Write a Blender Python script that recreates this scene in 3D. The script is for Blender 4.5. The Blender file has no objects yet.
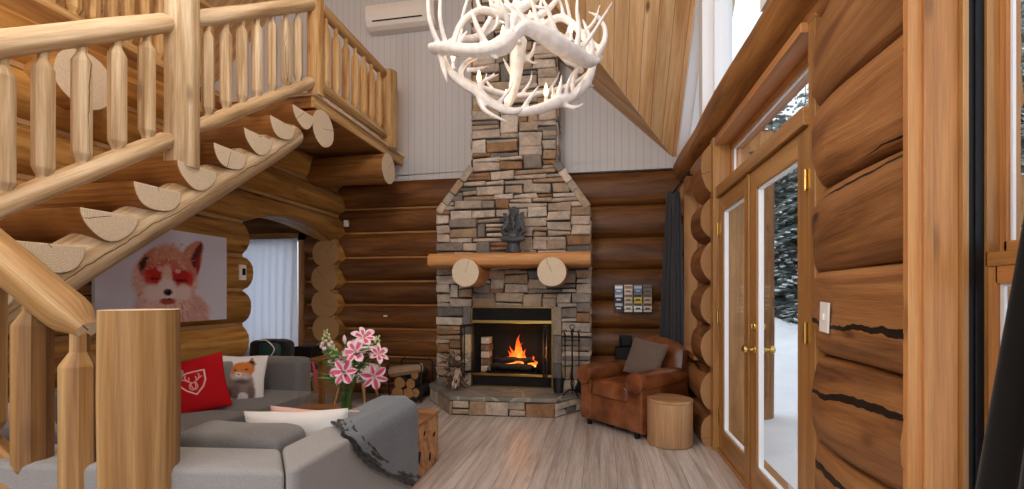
import bpy, math, random
from mathutils import Vector, Matrix, noise
PI = math.pi
C = bpy.context.scene.collection
RND = random.Random(7)
def V(*a): return Vector(a)
def lerp(a, b, t): return a + (b - a) * t
def srgb(r, g, b):
    f = lambda c: (c/255/12.92) if c/255 <= 0.04045 else ((c/255 + .055)/1.055)**2.4
    return (f(r), f(g), f(b), 1)

# ------------------------------------------------------------------ camera model (used to place things at a real distance)
F, HC, HY = 470.0, 1.3, 295.0
TH = math.atan(88/470); S_, C_ = math.sin(TH), math.cos(TH)
def ray(px, py):
    r = (px - 512)/F; u = -(py - HY)/F
    return V(r*C_ - S_, r*S_ + C_, u)
def onX(px, py, x): d = ray(px, py); return d*(x/d.x) + V(0, 0, HC)
def onY(px, py, y): d = ray(px, py); return d*(y/d.y) + V(0, 0, HC)
def onD(px, py, t): return ray(px, py)*t + V(0, 0, HC)

# ------------------------------------------------------------------ mesh builder
class MB:
    def __init__(s): s.v = []; s.f = []; s.uv = []; s.m = []; s.sm = []; s.col = None
    def face(s, idx, uv, mat, smooth=False):
        s.f.append(idx); s.uv.append(uv); s.m.append(mat); s.sm.append(smooth)
    def quadpts(s, pts, mat, uv=None, smooth=False):
        n = len(s.v); s.v += [Vector(p) for p in pts]
        if uv is None:
            a = Vector(pts[0]); e1 = (Vector(pts[1]) - a); l1 = e1.length or 1; e1 = e1/l1
            uv = []
            for p in pts:
                d = Vector(p) - a; x = d.dot(e1); uv.append((x, (d - e1*x).length))
        s.face(tuple(range(n, n + len(pts))), uv, mat, smooth)
    def box(s, lo, hi, mat, grain='x', end=None, M=None):
        lo = list(lo); hi = list(hi)
        for i in range(3):
            if lo[i] > hi[i]: lo[i], hi[i] = hi[i], lo[i]
        g = 'xyz'.index(grain); n = len(s.v)
        P = [V(*( (lo, hi)[(k >> i) & 1][i] for i in range(3))) for k in range(8)]
        s.v += [(M @ p if M else p) for p in P]
        for ax, ids in ((0, (0, 4, 6, 2)), (0, (1, 3, 7, 5)), (1, (0, 1, 5, 4)), (1, (2, 6, 7, 3)), (2, (0, 2, 3, 1)), (2, (4, 5, 7, 6))):
            uv = []
            for k in ids:
                p = P[k]
                if ax == g:
                    o = [i for i in range(3) if i != g]; c = [(lo[i] + hi[i])/2 for i in o]
                    uv.append((p[o[0]] - c[0], p[o[1]] - c[1]))
                else:
                    o = [i for i in range(3) if i not in (g, ax)][0]
                    uv.append((p[g], p[o] + ax*.37))
            s.face(tuple(n + k for k in ids), uv, (end if (end and ax == g) else mat))
        return s
    def tube(s, pts, rad, mat, n=12, end=None, caps=True, sq=None, jit=0, seed=0, closed_uv=0, squash=1):
        pts = [Vector(p) for p in pts]; m = len(pts)
        if not hasattr(rad, '__len__'): rad = [rad]*m
        T = []
        for i in range(m):
            t = pts[min(i+1, m-1)] - pts[max(i-1, 0)]; T.append(t.normalized() if t.length > 1e-9 else V(0, 0, 1))
        up = V(0, 0, 1) if abs(T[0].z) < .9 else V(1, 0, 0)
        N = (up - T[0]*up.dot(T[0])).normalized(); rings = []; L = 0; base = len(s.v)
        us = []
        for i in range(m):
            if i:
                L += (pts[i] - pts[i-1]).length
                N = (N - T[i]*N.dot(T[i]));
                N = N.normalized() if N.length > 1e-6 else V(1, 0, 0)
            B = T[i].cross(N); us.append(L)
            for k in range(n):
                a = 2*PI*k/n; r = rad[i]
                if jit: r *= 1 + jit*noise.noise(V(math.cos(a)*1.5 + seed*3.1, math.sin(a)*1.5, L*1.3 + seed))
                s.v.append(pts[i] + N*(math.cos(a)*r*squash) + B*(math.sin(a)*r))
        R = max(rad)
        for i in range(m-1):
            for k in range(n):
                k2 = (k+1) % n; a = base + i*n
                v0, v1 = 2*PI*R*k/n, 2*PI*R*(k+1)/n
                s.face((a+k, a+k2, a+n+k2, a+n+k), [(us[i], v0), (us[i], v1), (us[i+1], v1), (us[i+1], v0)], mat, True)
        if caps:
            for i, rev in ((0, True), (m-1, False)):
                if rad[i] < 1e-4: continue
                q = len(s.v); s.v += [s.v[base + i*n + k].copy() for k in range(n)]
                ids = list(range(q, q+n)); uv = [(math.cos(2*PI*k/n)*rad[i], math.sin(2*PI*k/n)*rad[i]) for k in range(n)]
                if rev: ids.reverse(); uv.reverse()
                s.face(tuple(ids), uv, end or mat)
        return s
    def lathe(s, prof, o, mat, n=20, axis=V(0, 0, 1), end=None, smooth=True):
        return s.tube([Vector(o) + axis*z for r, z in prof], [r for r, z in prof], mat, n, end)
    def prism(s, poly, d, mat, end=None, uvg=None):
        """poly: list of 3D points (planar), extruded by vector d"""
        poly = [Vector(p) for p in poly]; d = Vector(d); n = len(poly); b = len(s.v)
        s.v += poly + [p + d for p in poly]
        e1 = (poly[1] - poly[0]).normalized(); nn = d.normalized(); e2 = nn.cross(e1)
        if uvg is not None: e1 = Vector(uvg).normalized(); e2 = nn.cross(e1)
        uv = [(p.dot(e1), p.dot(e2)) for p in poly]
        s.face(tuple(range(b+n-1, b-1, -1)), uv[::-1], end or mat); s.face(tuple(range(b+n, b+2*n)), uv, end or mat)
        for i in range(n):
            j = (i+1) % n
            if uvg is not None and abs((poly[j]-poly[i]).normalized().dot(e1)) < .5 and False: pass
            l = (poly[j] - poly[i]).length
            q = [poly[i], poly[j], poly[j] + d, poly[i] + d]
            if uvg is not None:
                u4 = [(p.dot(e1), p.dot(nn) + i*.1) for p in q]
            else: u4 = [(0, 0), (0, l), (d.length, l), (d.length, 0)]
            s.face((b+i, b+j, b+n+j, b+n+i), u4, mat)
        return s
    def grid(s, fn, nu, nv, mat, smooth=True, uvs=(1, 1), wrapu=False, flip=False, rng=None):
        b = len(s.v)
        for j in range(nv+1):
            for i in range(nu+1): s.v.append(Vector(fn(i/nu, j/nv)))
        for j in range(nv):
            for i in range(nu):
                a = b + j*(nu+1) + i; ids = (a, a+1, a+nu+2, a+nu+1)
                uv = [(i/nu*uvs[0], j/nv*uvs[1]), ((i+1)/nu*uvs[0], j/nv*uvs[1]), ((i+1)/nu*uvs[0], (j+1)/nv*uvs[1]), (i/nu*uvs[0], (j+1)/nv*uvs[1])]
                if flip: ids = ids[::-1]; uv = uv[::-1]
                s.face(ids, uv, mat, smooth)
        return s
    def superq(s, c, h, mat, e1=.3, e2=.3, M=None, nu=36, nv=18, dent=None):
        c = Vector(c)
        sp = lambda x, e: math.copysign(abs(x)**e, x)
        def fn(u, v):
            a = 2*PI*u; b = -PI/2 + PI*v
            cb, sb = math.cos(b), math.sin(b)
            p = V(h[0]*sp(cb, e1)*sp(math.cos(a), e2), h[1]*sp(cb, e1)*sp(math.sin(a), e2), h[2]*sp(sb, e1))
            if dent: p = dent(p)
            if M: p = M @ p
            return c + p
        return s.grid(fn, nu, nv, mat, True, (2*PI*max(h[0], h[1])*.8, PI*h[2]+.5*h[0]))
    def build(s, name, parent=None, local=False, bevel=0, seg=3, remesh=0, subsurf=0, smooth_it=0, colors=None):
        me = bpy.data.meshes.new(name)
        root = None; off = V(0, 0, 0)
        if parent is None:
            xs = [p.x for p in s.v]; ys = [p.y for p in s.v]; zs = [p.z for p in s.v]
            off = V((min(xs)+max(xs))/2, (min(ys)+max(ys))/2, min(zs))
        me.from_pydata([tuple(p - off) for p in s.v], [], s.f)
        mats = []
        for m in s.m:
            if m not in mats: mats.append(m)
        for m in mats: me.materials.append(m)
        ix = {m.name: i for i, m in enumerate(mats)}
        me.polygons.foreach_set('material_index', [ix[m.name] for m in s.m])
        me.polygons.foreach_set('use_smooth', s.sm)
        ul = me.uv_layers.new(name='UVMap'); flat = []
        for u in s.uv:
            for a in u: flat += [a[0], a[1]]
        ul.data.foreach_set('uv', flat)
        if colors is not None:
            ca = me.color_attributes.new('Col', 'FLOAT_COLOR', 'POINT'); fl = []
            for c in colors: fl += list(c)
            ca.data.foreach_set('color', fl)
        me.update()
        o = bpy.data.objects.new(name, me); C.objects.link(o); o.location = off
        if parent is not None:
            o.parent = parent
            if not local: o.matrix_parent_inverse = WM(parent).inverted()
        if remesh:
            r = o.modifiers.new('r', 'REMESH'); r.mode = 'VOXEL'; r.voxel_size = remesh; r.use_smooth_shade = True
            sm = o.modifiers.new('s', 'SMOOTH'); sm.factor = .5; sm.iterations = smooth_it or 3
        if bevel:
            b = o.modifiers.new('b', 'BEVEL'); b.width = bevel; b.segments = seg; b.limit_method = 'ANGLE'; b.angle_limit = .6
        return o
def WM(o):
    m = Matrix.LocRotScale(o.location, o.rotation_euler, o.scale)
    if o.parent: m = WM(o.parent) @ o.matrix_parent_inverse @ m
    return m
def tag(o, label, cat, group=None, kind=None):
    o['label'] = label; o['category'] = cat
    if group: o['group'] = group
    if kind: o['kind'] = kind
    return o
def struct(o, label=None):
    o['kind'] = 'structure'
    if label: o['label'] = label
    return o
def thing(name, label, cat, loc=(0, 0, 0), rz=0, group=None, kind=None):
    o = bpy.data.objects.new(name, None); C.objects.link(o); o.location = loc; o.rotation_euler = (0, 0, rz)
    o.empty_display_size = .05
    return tag(o, label, cat, group, kind)
def share(name, src, parent, loc):
    """another part with the same mesh, at its own place (world)"""
    o = bpy.data.objects.new(name, src.data); C.objects.link(o); o.parent = parent
    o.matrix_parent_inverse = WM(parent).inverted(); o.location = loc
    for m in src.modifiers:
        if m.type == 'BEVEL':
            b = o.modifiers.new('b', 'BEVEL'); b.width = m.width; b.segments = m.segments; b.limit_method = 'ANGLE'
    return o

# ------------------------------------------------------------------ materials
class NT:
    def __init__(s, name):
        s.mat = bpy.data.materials.new(name); s.mat.use_nodes = True; s.t = s.mat.node_tree; s.n = s.t.nodes; s.l = s.t.links
        s.b = s.n['Principled BSDF']; s.out = s.n['Material Output']
    def add(s, typ, **k):
        n = s.n.new(typ)
        for a, b in k.items(): setattr(n, a, b)
        return n
    def set(s, sock, v):
        if isinstance(v, bpy.types.NodeSocket): s.l.new(v, sock)
        else: sock.default_value = v
    def math(s, op, a, b=0.0, c=None, clamp=False):
        n = s.add('ShaderNodeMath', operation=op, use_clamp=clamp); s.set(n.inputs[0], a); s.set(n.inputs[1], b)
        if c is not None: s.set(n.inputs[2], c)
        return n.outputs[0]
    def comb(s, x, y, z):
        n = s.add('ShaderNodeCombineXYZ'); s.set(n.inputs[0], x); s.set(n.inputs[1], y); s.set(n.inputs[2], z); return n.outputs[0]
    def noise(s, vec, scale, detail=3, rough=.55, dist=0):
        n = s.add('ShaderNodeTexNoise'); s.set(n.inputs['Vector'], vec); n.inputs['Scale'].default_value = scale
        n.inputs['Detail'].default_value = detail; n.inputs['Roughness'].default_value = rough; n.inputs['Distortion'].default_value = dist
        return n.outputs['Fac']
    def ramp(s, fac, stops, interp='LINEAR'):
        n = s.add('ShaderNodeValToRGB'); r = n.color_ramp; r.interpolation = interp
        while len(r.elements) < len(stops): r.elements.new(.5)
        for e, (p, c) in zip(r.elements, stops): e.position = p; e.color = c if len(c) == 4 else (*c, 1)
        s.set(n.inputs[0], fac); return n.outputs[0]
    def mix(s, fac, a, b, mode='MIX'):
        n = s.add('ShaderNodeMix', data_type='RGBA', blend_type=mode); s.set(n.inputs[0], fac); s.set(n.inputs[6], a); s.set(n.inputs[7], b); return n.outputs[2]
    def mapr(s, v, a, b, c=0, d=1):
        n = s.add('ShaderNodeMapRange'); s.set(n.inputs[0], v)
        for i, x in enumerate((a, b, c, d)): n.inputs[i+1].default_value = x
        return n.outputs[0]
    def uv(s):
        n = s.add('ShaderNodeTexCoord'); x = s.add('ShaderNodeSeparateXYZ'); s.l.new(n.outputs['UV'], x.inputs[0]); return n.outputs['UV'], x.outputs[0], x.outputs[1]
    def objc(s): return s.add('ShaderNodeTexCoord').outputs['Object']
    def rnd(s):
        g = s.add('ShaderNodeNewGeometry').outputs['Random Per Island']; o = s.add('ShaderNodeObjectInfo').outputs['Random']
        return s.math('FRACT', s.math('ADD', g, o))
    def bump(s, h, strength=.3, dist=.01):
        n = s.add('ShaderNodeBump'); n.inputs['Strength'].default_value = strength; n.inputs['Distance'].default_value = dist
        s.l.new(h, n.inputs['Height']); s.l.new(n.outputs[0], s.b.inputs['Normal'])
    def fin(s, col, rough=.5, metal=0, spec=.5, **k):
        s.set(s.b.inputs['Base Color'], col); s.set(s.b.inputs['Roughness'], rough); s.b.inputs['Metallic'].default_value = metal
        s.b.inputs['Specular IOR Level'].default_value = spec
        for a, b in k.items(): s.b.inputs[a.replace('_', ' ')].default_value = b
        return s.mat

def wood(name, dark, mid, light, su=1.0, sv=16, knot=.55, crack=0, rough=.5, var=.3, spec=.35, bump=.25, knotc=(.07, .025, .01, 1), boards=0, gapc=(.10, .05, .02, 1), cw=.006, cr=(.1, .75)):
    t = NT(name); uv, u, v = t.uv(); r = t.rnd()
    if boards:
        q = t.math('DIVIDE', v, boards); idx = t.math('FLOOR', q); fr = t.math('FRACT', q)
        wn = t.add('ShaderNodeTexWhiteNoise', noise_dimensions='1D'); t.set(wn.inputs['W'], idx); r = wn.outputs['Value']
    z = t.math('MULTIPLY', r, 37.0)
    big = t.noise(t.comb(t.math('MULTIPLY', u, su), t.math('MULTIPLY', v, sv), z), 1, 4, .6, .6)
    fine = t.noise(t.comb(t.math('MULTIPLY', u, 5.0), t.math('MULTIPLY', v, 160.0), z), 1, 3, .6, .1)
    col = t.ramp(big, [(.3, dark), (.5, mid), (.7, light)])
    col = t.mix(.35, col, t.ramp(fine, [(.35, (.55, .55, .55, 1)), (.65, (1.2, 1.2, 1.2, 1))]), 'MULTIPLY')
    if knot:
        vo = t.add('ShaderNodeTexVoronoi'); t.set(vo.inputs['Vector'], t.comb(t.math('MULTIPLY', u, 1.6), t.math('MULTIPLY', v, 4.5), z)); vo.inputs['Scale'].default_value = 1.15
        k = t.mapr(vo.outputs['Distance'], .06, .15, knot, 0)
        col = t.mix(k, col, knotc)
    hsv = t.add('ShaderNodeHueSaturation'); t.set(hsv.inputs['Color'], col); t.set(hsv.inputs['Value'], t.mapr(r, 0, 1, 1-var, 1+var)); hsv.inputs['Saturation'].default_value = 1
    col = hsv.outputs[0]; h = fine
    if crack:
        wob = t.noise(t.comb(t.math('MULTIPLY', u, 1.7), z, z), 1, 4, .6)
        c0 = t.math('ADD', t.mapr(r, 0, 1, *cr), t.math('MULTIPLY', t.math('SUBTRACT', wob, .5), .16))
        dd = t.math('ABSOLUTE', t.math('SUBTRACT', v, c0))
        msk = t.mapr(t.noise(t.comb(t.math('MULTIPLY', u, 1.1), 3.3, z), 1, 1), .40, .62, 0, crack)
        k = t.math('LESS_THAN', dd, t.math('MULTIPLY', msk, cw))
        col = t.mix(k, col, (.012, .006, .003, 1)); h = t.math('SUBTRACT', fine, t.math('MULTIPLY', k, 3.0))
    if boards:
        gap = t.math('LESS_THAN', t.math('ABSOLUTE', t.math('SUBTRACT', fr, .5)), .485)
        col = t.mix(gap, gapc, col); h = t.math('ADD', t.math('MULTIPLY', fine, .3), gap)
    t.bump(h, bump, .004)
    return t.fin(col, rough, 0, spec)
def endgrain(name, light, dark):
    t = NT(name); uv, u, v = t.uv(); r = t.rnd()
    L = t.math('SQRT', t.math('ADD', t.math('POWER', u, 2.0), t.math('POWER', v, 2.0)))
    n1 = t.noise(uv, 14, 2); n2 = t.noise(uv, 60, 3)
    ring = t.math('SINE', t.math('MULTIPLY', t.math('ADD', L, t.math('MULTIPLY', n1, .02)), 520.0))
    col = t.mix(t.mapr(ring, -1, 1, 0, .35), light, dark); col = t.mix(t.mapr(n2, .3, .7, 0, .3), col, dark)
    an = t.math('ARCTAN2', v, u); a0 = t.mapr(r, 0, 1, -3, 3)
    w = t.math('MULTIPLY', t.math('ABSOLUTE', t.math('SUBTRACT', t.math('ADD', an, t.math('MULTIPLY', n1, .25)), a0)), L)
    k = t.math('LESS_THAN', w, .0016)
    an2 = t.noise(t.comb(t.math('MULTIPLY', an, 4.0), r, 0), 3, 1); k2 = t.mapr(an2, .66, .72, 0, .4)
    col = t.mix(k, col, (.03, .015, .01, 1)); col = t.mix(k2, col, dark)
    return t.fin(col, .7, 0, .2)
def plain(name, c, rough=.5, metal=0, spec=.5, var=0, nscale=30, bump=0, **k):
    t = NT(name)
    if len(c) == 3: c = (*c, 1)
    col = c
    if var or bump:
        n = t.noise(t.objc(), nscale, 4)
        d = tuple(x*(1-var) for x in c[:3]) + (1,); l = tuple(min(1, x*(1+var)) for x in c[:3]) + (1,)
        col = t.ramp(n, [(.3, d), (.7, l)])
        if bump: t.bump(n, bump, .01)
    return t.fin(col, rough, metal, spec, **k)
def fabric(name, c, c2=None, sc=240, rough=.95, bump=.4):
    t = NT(name); o = t.objc(); c2 = c2 or tuple(x*.6 for x in c[:3]) + (1,)
    n = t.noise(o, sc*2.2, 2); big = t.noise(o, 5, 3)
    col = t.mix(t.mapr(n, .35, .65, 0, 1), c2, c); col = t.mix(t.mapr(big, .35, .7, 0, .22), col, c2)
    t.bump(n, bump, .003)
    return t.fin(col, rough, 0, .15, Sheen_Weight=.2)
def emis(name, c, s):
    t = NT(name); t.b.inputs['Emission Color'].default_value = c; t.b.inputs['Emission Strength'].default_value = s
    return t.fin(c, .5)
def glassm(name, tint=(1, 1, 1, 1), k=.5):
    t = NT(name); tr = t.add('ShaderNodeBsdfTransparent'); tr.inputs[0].default_value = tint
    gl = t.add('ShaderNodeBsdfGlossy'); gl.inputs['Roughness'].default_value = .02
    lw = t.add('ShaderNodeLayerWeight'); f = t.math('ADD', t.math('MULTIPLY', t.math('POWER', lw.outputs['Facing'], 4.0), k), .03)
    mx = t.add('ShaderNodeMixShader'); t.l.new(f, mx.inputs[0]); t.l.new(tr.outputs[0], mx.inputs[1]); t.l.new(gl.outputs[0], mx.inputs[2])
    t.l.new(mx.outputs[0], t.out.inputs[0]); t.n.remove(t.b); return t.mat
def vcol(name, rough=.8, spec=.2, emit=0):
    t = NT(name); a = t.add('ShaderNodeVertexColor'); a.layer_name = 'Col'
    return t.fin(a.outputs[0], rough, 0, spec)

M = {}
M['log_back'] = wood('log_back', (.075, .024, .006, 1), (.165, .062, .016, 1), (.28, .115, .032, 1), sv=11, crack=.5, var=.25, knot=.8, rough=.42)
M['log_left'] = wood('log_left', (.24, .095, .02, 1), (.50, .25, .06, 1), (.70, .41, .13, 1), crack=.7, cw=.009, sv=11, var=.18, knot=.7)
M['log_right'] = wood('log_right', (.15, .055, .018, 1), (.30, .13, .045, 1), (.42, .205, .08, 1), crack=1.0, cw=.013, sv=11, var=.12, knot=.8, bump=.5)
M['log_pier'] = wood('log_pier', (.13, .048, .016, 1), (.31, .135, .045, 1), (.44, .215, .08, 1), crack=1.0, cw=.016, cr=(.40, .80), sv=10, var=.12, knot=1.0, bump=.7)
M['beam'] = wood('beam_wood', (.15, .055, .013, 1), (.33, .14, .034, 1), (.47, .225, .062, 1), sv=11, crack=.5, var=.15, knot=.6)
M['pale'] = wood('pale_log', (.36, .22, .10, 1), (.63, .46, .27, 1), (.84, .69, .48, 1), crack=.4, var=.10, knot=.5, rough=.45)
M['honey'] = wood('honey_log', (.34, .16, .05, 1), (.57, .34, .13, 1), (.74, .50, .24, 1), crack=.3, var=.1, knot=.4)
M['newel'] = wood('newel_wood', (.12, .05, .015, 1), (.36, .195, .07, 1), (.62, .42, .20, 1), sv=11, su=.35, knot=.3, crack=.3, var=.05)
M['door'] = wood('door_wood', (.29, .13, .036, 1), (.40, .19, .055, 1), (.50, .265, .085, 1), sv=14, su=.6, knot=.15, var=.06, rough=.35, spec=.5)
M['trim'] = wood('trim_wood', (.36, .145, .045, 1), (.48, .215, .072, 1), (.57, .285, .105, 1), sv=12, su=.5, knot=.45, var=.1, rough=.4)
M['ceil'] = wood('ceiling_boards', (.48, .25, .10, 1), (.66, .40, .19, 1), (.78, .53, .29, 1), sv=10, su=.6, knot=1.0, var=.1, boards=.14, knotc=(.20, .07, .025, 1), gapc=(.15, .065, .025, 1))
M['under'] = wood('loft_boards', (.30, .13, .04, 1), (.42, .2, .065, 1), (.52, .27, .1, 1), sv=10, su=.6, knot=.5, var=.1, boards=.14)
M['floor'] = wood('floor_boards', (.36, .305, .275, 1), (.58, .525, .495, 1), (.71, .665, .64, 1), sv=16, su=.9, knot=.25, var=.09, boards=.12, rough=.33, spec=.5, bump=.08, knotc=(.26, .18, .13, 1), gapc=(.26, .2, .165, 1))
M['end'] = endgrain('end_grain', (.80, .69, .52, 1), (.48, .34, .21, 1))
M['end_d'] = endgrain('end_grain_amber', (.44, .25, .11, 1), (.26, .12, .045, 1))
M['mantel'] = wood('mantel_wood', (.42, .17, .055, 1), (.58, .27, .095, 1), (.7, .38, .15, 1), sv=9, knot=.5, var=.02)
M['drum'] = wood('drum_wood', (.38, .2, .09, 1), (.52, .3, .15, 1), (.6, .37, .2, 1), sv=12, su=.7, knot=.1, var=.0)
M['chink'] = plain('chinking', (.46, .27, .12), .9, var=.1)
def whiteboards(name, base, gap, step):
    t = NT(name); uv, u, v = t.uv(); fr = t.math('FRACT', t.math('DIVIDE', v, step))
    g = t.math('LESS_THAN', t.math('ABSOLUTE', t.math('SUBTRACT', fr, .5)), .46)
    n = t.noise(t.comb(t.math('MULTIPLY', u, 1.5), t.math('MULTIPLY', v, 30.0), 0), 1, 3)
    col = t.mix(g, gap, t.mix(t.mapr(n, .3, .7, 0, .25), base, tuple(x*.9 for x in base[:3]) + (1,)))
    t.bump(g, .4, .004); return t.fin(col, .6, 0, .3)
M['white'] = whiteboards('white_shiplap', (.54, .53, .535, 1), (.40, .388, .388, 1), .085)
M['wpaint'] = plain('white_paint', (.80, .82, .86), .45)
M['sofa'] = fabric('sofa_fabric', (.36, .362, .366, 1), (.225, .227, .232, 1))
M['sofa_d'] = fabric('sofa_cushion_fabric', (.235, .237, .242, 1), (.13, .132, .136, 1))
M['throw'] = fabric('throw_wool', (.20, .232, .27, 1), (.10, .118, .142, 1), sc=120)
M['blackfab'] = fabric('black_yarn', (.02, .02, .022, 1), (.008, .008, .008, 1))
M['redfab'] = vcol('red_cushion_cover', .9); M['art'] = vcol('printed_cover', .85); M['print'] = vcol('photo_print', .55)
M['redpl'] = fabric('red_cloth', (.42, .008, .012, 1), (.25, .004, .008, 1))
M['whitefab'] = fabric('white_cushion_cloth', (.66, .655, .65, 1), (.6, .59, .58, 1))
M['pinkfab'] = fabric('pink_cushion_cloth', (.72, .48, .42, 1), (.55, .33, .28, 1))
def leather():
    t = NT('brown_leather'); o = t.objc(); n = t.noise(o, 4, 4, .6); f = t.noise(o, 160, 2)
    col = t.ramp(n, [(.3, (.07, .017, .006, 1)), (.5, (.19, .055, .017, 1)), (.72, (.36, .13, .047, 1))])
    t.bump(t.math('ADD', t.math('MULTIPLY', f, .3), n), .25, .01); return t.fin(col, .28, 0, .6)
M['leather'] = leather()
M['greybrown'] = fabric('taupe_cushion_velvet', (.22, .165, .135, 1), (.12, .085, .07, 1))
M['curtain'] = fabric('charcoal_curtain', (.07, .07, .08, 1), (.035, .035, .042, 1))
M['curtain_b'] = fabric('dark_brown_curtain', (.012, .010, .009, 1), (.005, .004, .004, 1))
def sheer():
    t = NT('sheer_curtain'); d = t.add('ShaderNodeBsdfTranslucent'); d.inputs[0].default_value = (.9, .92, .98, 1); t.b.inputs['Base Color'].default_value = (.9, .92, .97, 1); t.b.inputs['Roughness'].default_value = .9
    mx = t.add('ShaderNodeMixShader'); mx.inputs[0].default_value = .6; t.l.new(t.b.outputs[0], mx.inputs[1]); t.l.new(d.outputs[0], mx.inputs[2]); t.l.new(mx.outputs[0], t.out.inputs[0]); return t.mat
M['sheer'] = sheer()
M['black'] = plain('black_metal', (.012, .012, .013), .45, .3)
M['blackp'] = plain('black_plastic', (.008, .008, .009), .5, spec=.25)
M['iron'] = plain('wrought_iron', (.02, .02, .022), .5, .8, var=.3)
M['soot'] = plain('sooty_brick', (.007, .006, .0055), .95, var=.5, nscale=12)
M['brass'] = plain('brass', (.62, .42, .13), .28, 1)
M['dbrass'] = plain('aged_brass', (.30, .2, .07), .4, 1)
M['chrome'] = plain('steel', (.6, .6, .6), .3, 1)
M['acw'] = plain('ac_plastic', (.72, .68, .62), .4)
M['white_pl'] = plain('white_plastic', (.85, .85, .83), .4)
M['snow'] = plain('snow', (.88, .90, .94), .7, var=.03, nscale=3, bump=.3)
M['antler'] = plain('white_antler', (.86, .83, .80), .42, var=.12, nscale=22, bump=.15)
M['statue'] = plain('dark_carved_stone', (.055, .06, .07), .45, var=.6, nscale=45, bump=.4)
M['glass'] = glassm('window_glass'); M['vase'] = glassm('vase_glass', (.93, .97, .95, 1))
M['water'] = glassm('vase_water', (.8, .9, .8, 1))
M['bulb'] = emis('candle_bulb', (1, .62, .25, 1), 5)
M['leaf'] = plain('lily_leaf', (.05, .16, .03), .5, var=.4); M['stem'] = plain('flower_stem', (.12, .25, .05), .5)
M['petw'] = plain('white_petal', (.82, .68, .72), .6); M['petp'] = plain('pink_petal', (.72, .09, .24), .6); M['bud'] = plain('green_bud', (.55, .62, .3), .6)
def needles():
    t = NT('fir_needles'); n = t.noise(t.objc(), 6, 3); c = t.ramp(n, [(.3, (.16, .22, .17, 1)), (.7, (.46, .52, .48, 1))]); t.set(t.b.inputs['Base Color'], c); t.b.inputs['Roughness'].default_value = .9
    d = t.add('ShaderNodeBsdfTranslucent'); t.set(d.inputs[0], c); mx = t.add('ShaderNodeMixShader'); mx.inputs[0].default_value = .45; t.l.new(t.b.outputs[0], mx.inputs[1]); t.l.new(d.outputs[0], mx.inputs[2]); t.l.new(mx.outputs[0], t.out.inputs[0]); return t.mat
M['needle'] = needles(); M['bark'] = plain('bark', (.10, .065, .045), .9, var=.4)
M['barkw'] = plain('firewood_bark', (.05, .035, .025), .95, var=.5, nscale=20, bump=.5)
M['split'] = wood('split_firewood', (.30, .18, .1, 1), (.45, .3, .19, 1), (.55, .4, .27, 1), sv=30, knot=.2)
M['char'] = plain('charred_wood', (.02, .015, .012), .9, var=.8, nscale=20)
M['fleece'] = plain('sheepskin', (.82, .80, .76), .95, var=.15, nscale=40, bump=1)
M['dry'] = plain('dried_leaves', (.20, .12, .07), .8, var=.6, nscale=25); M['dryw'] = plain('pale_dried_leaves', (.55, .45, .36), .8, var=.3, nscale=25)
M['label'] = plain('paper_label', (.75, .75, .75), .6)
M['fil'] = emis('glow', (1, .5, .15, 1), 3)
def stone():
    t = NT('field_stone'); o = t.objc(); r = t.rnd()
    col = t.ramp(r, [(0, srgb(182, 170, 156)), (.10, srgb(146, 136, 127)), (.19, srgb(204, 190, 173)), (.30, srgb(172, 148, 122)), (.39, srgb(132, 128, 124)), (.48, srgb(196, 180, 165)),
        (.60, srgb(178, 160, 140)), (.72, srgb(118, 116, 113)), (.77, srgb(214, 202, 188)), (.92, srgb(156, 122, 92))], 'CONSTANT')
    n = t.noise(o, 9, 5, .65); f = t.noise(o, 60, 4)
    col = t.mix(1, col, t.ramp(n, [(.3, (.62, .62, .64, 1)), (.7, (1.15, 1.1, 1.05, 1))]), 'MULTIPLY'); col = t.mix(.6, col, t.ramp(f, [(.3, (.7, .7, .7, 1)), (.7, (1.15, 1.15, 1.15, 1))]), 'MULTIPLY')
    t.bump(t.math('ADD', n, t.math('MULTIPLY', f, .4)), .8, .02); return t.fin(col, .85, 0, .2)
M['stone'] = stone(); M['mortar'] = plain('mortar', (.05, .04, .031), .95, var=.3)
def slate():
    t = NT('slate_slab'); o = t.objc(); n = t.noise(o, 4, 5); f = t.noise(o, 40, 3)
    col = t.ramp(n, [(.3, srgb(96, 96, 92)), (.5, srgb(128, 126, 120)), (.7, srgb(150, 146, 138))])
    vo = t.add('ShaderNodeTexVoronoi', feature='DISTANCE_TO_EDGE'); t.set(vo.inputs['Vector'], o); vo.inputs['Scale'].default_value = 2.2
    k = t.math('LESS_THAN', vo.outputs['Distance'], .018); col = t.mix(k, col, srgb(168, 160, 148))
    t.bump(t.math('ADD', f, n), .5, .01); return t.fin(col, .6, 0, .35)
M['slate'] = slate()
def rootwood():
    t = NT('root_wood'); o = t.objc(); w = t.noise(o, 5, 5, .6, 2.5); f = t.noise(o, 40, 3)
    col = t.ramp(w, [(.3, (.10, .035, .012, 1)), (.42, (.36, .16, .06, 1)), (.55, (.55, .29, .12, 1)), (.68, (.62, .36, .16, 1))])
    t.bump(w, .7, .03); return t.fin(col, .5, 0, .35)
M['root'] = rootwood()
M['root_t'] = wood('root_table_top', (.17, .07, .03, 1), (.30, .14, .06, 1), (.45, .24, .11, 1), sv=8, knot=.3, rough=.25, spec=.6)

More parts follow.
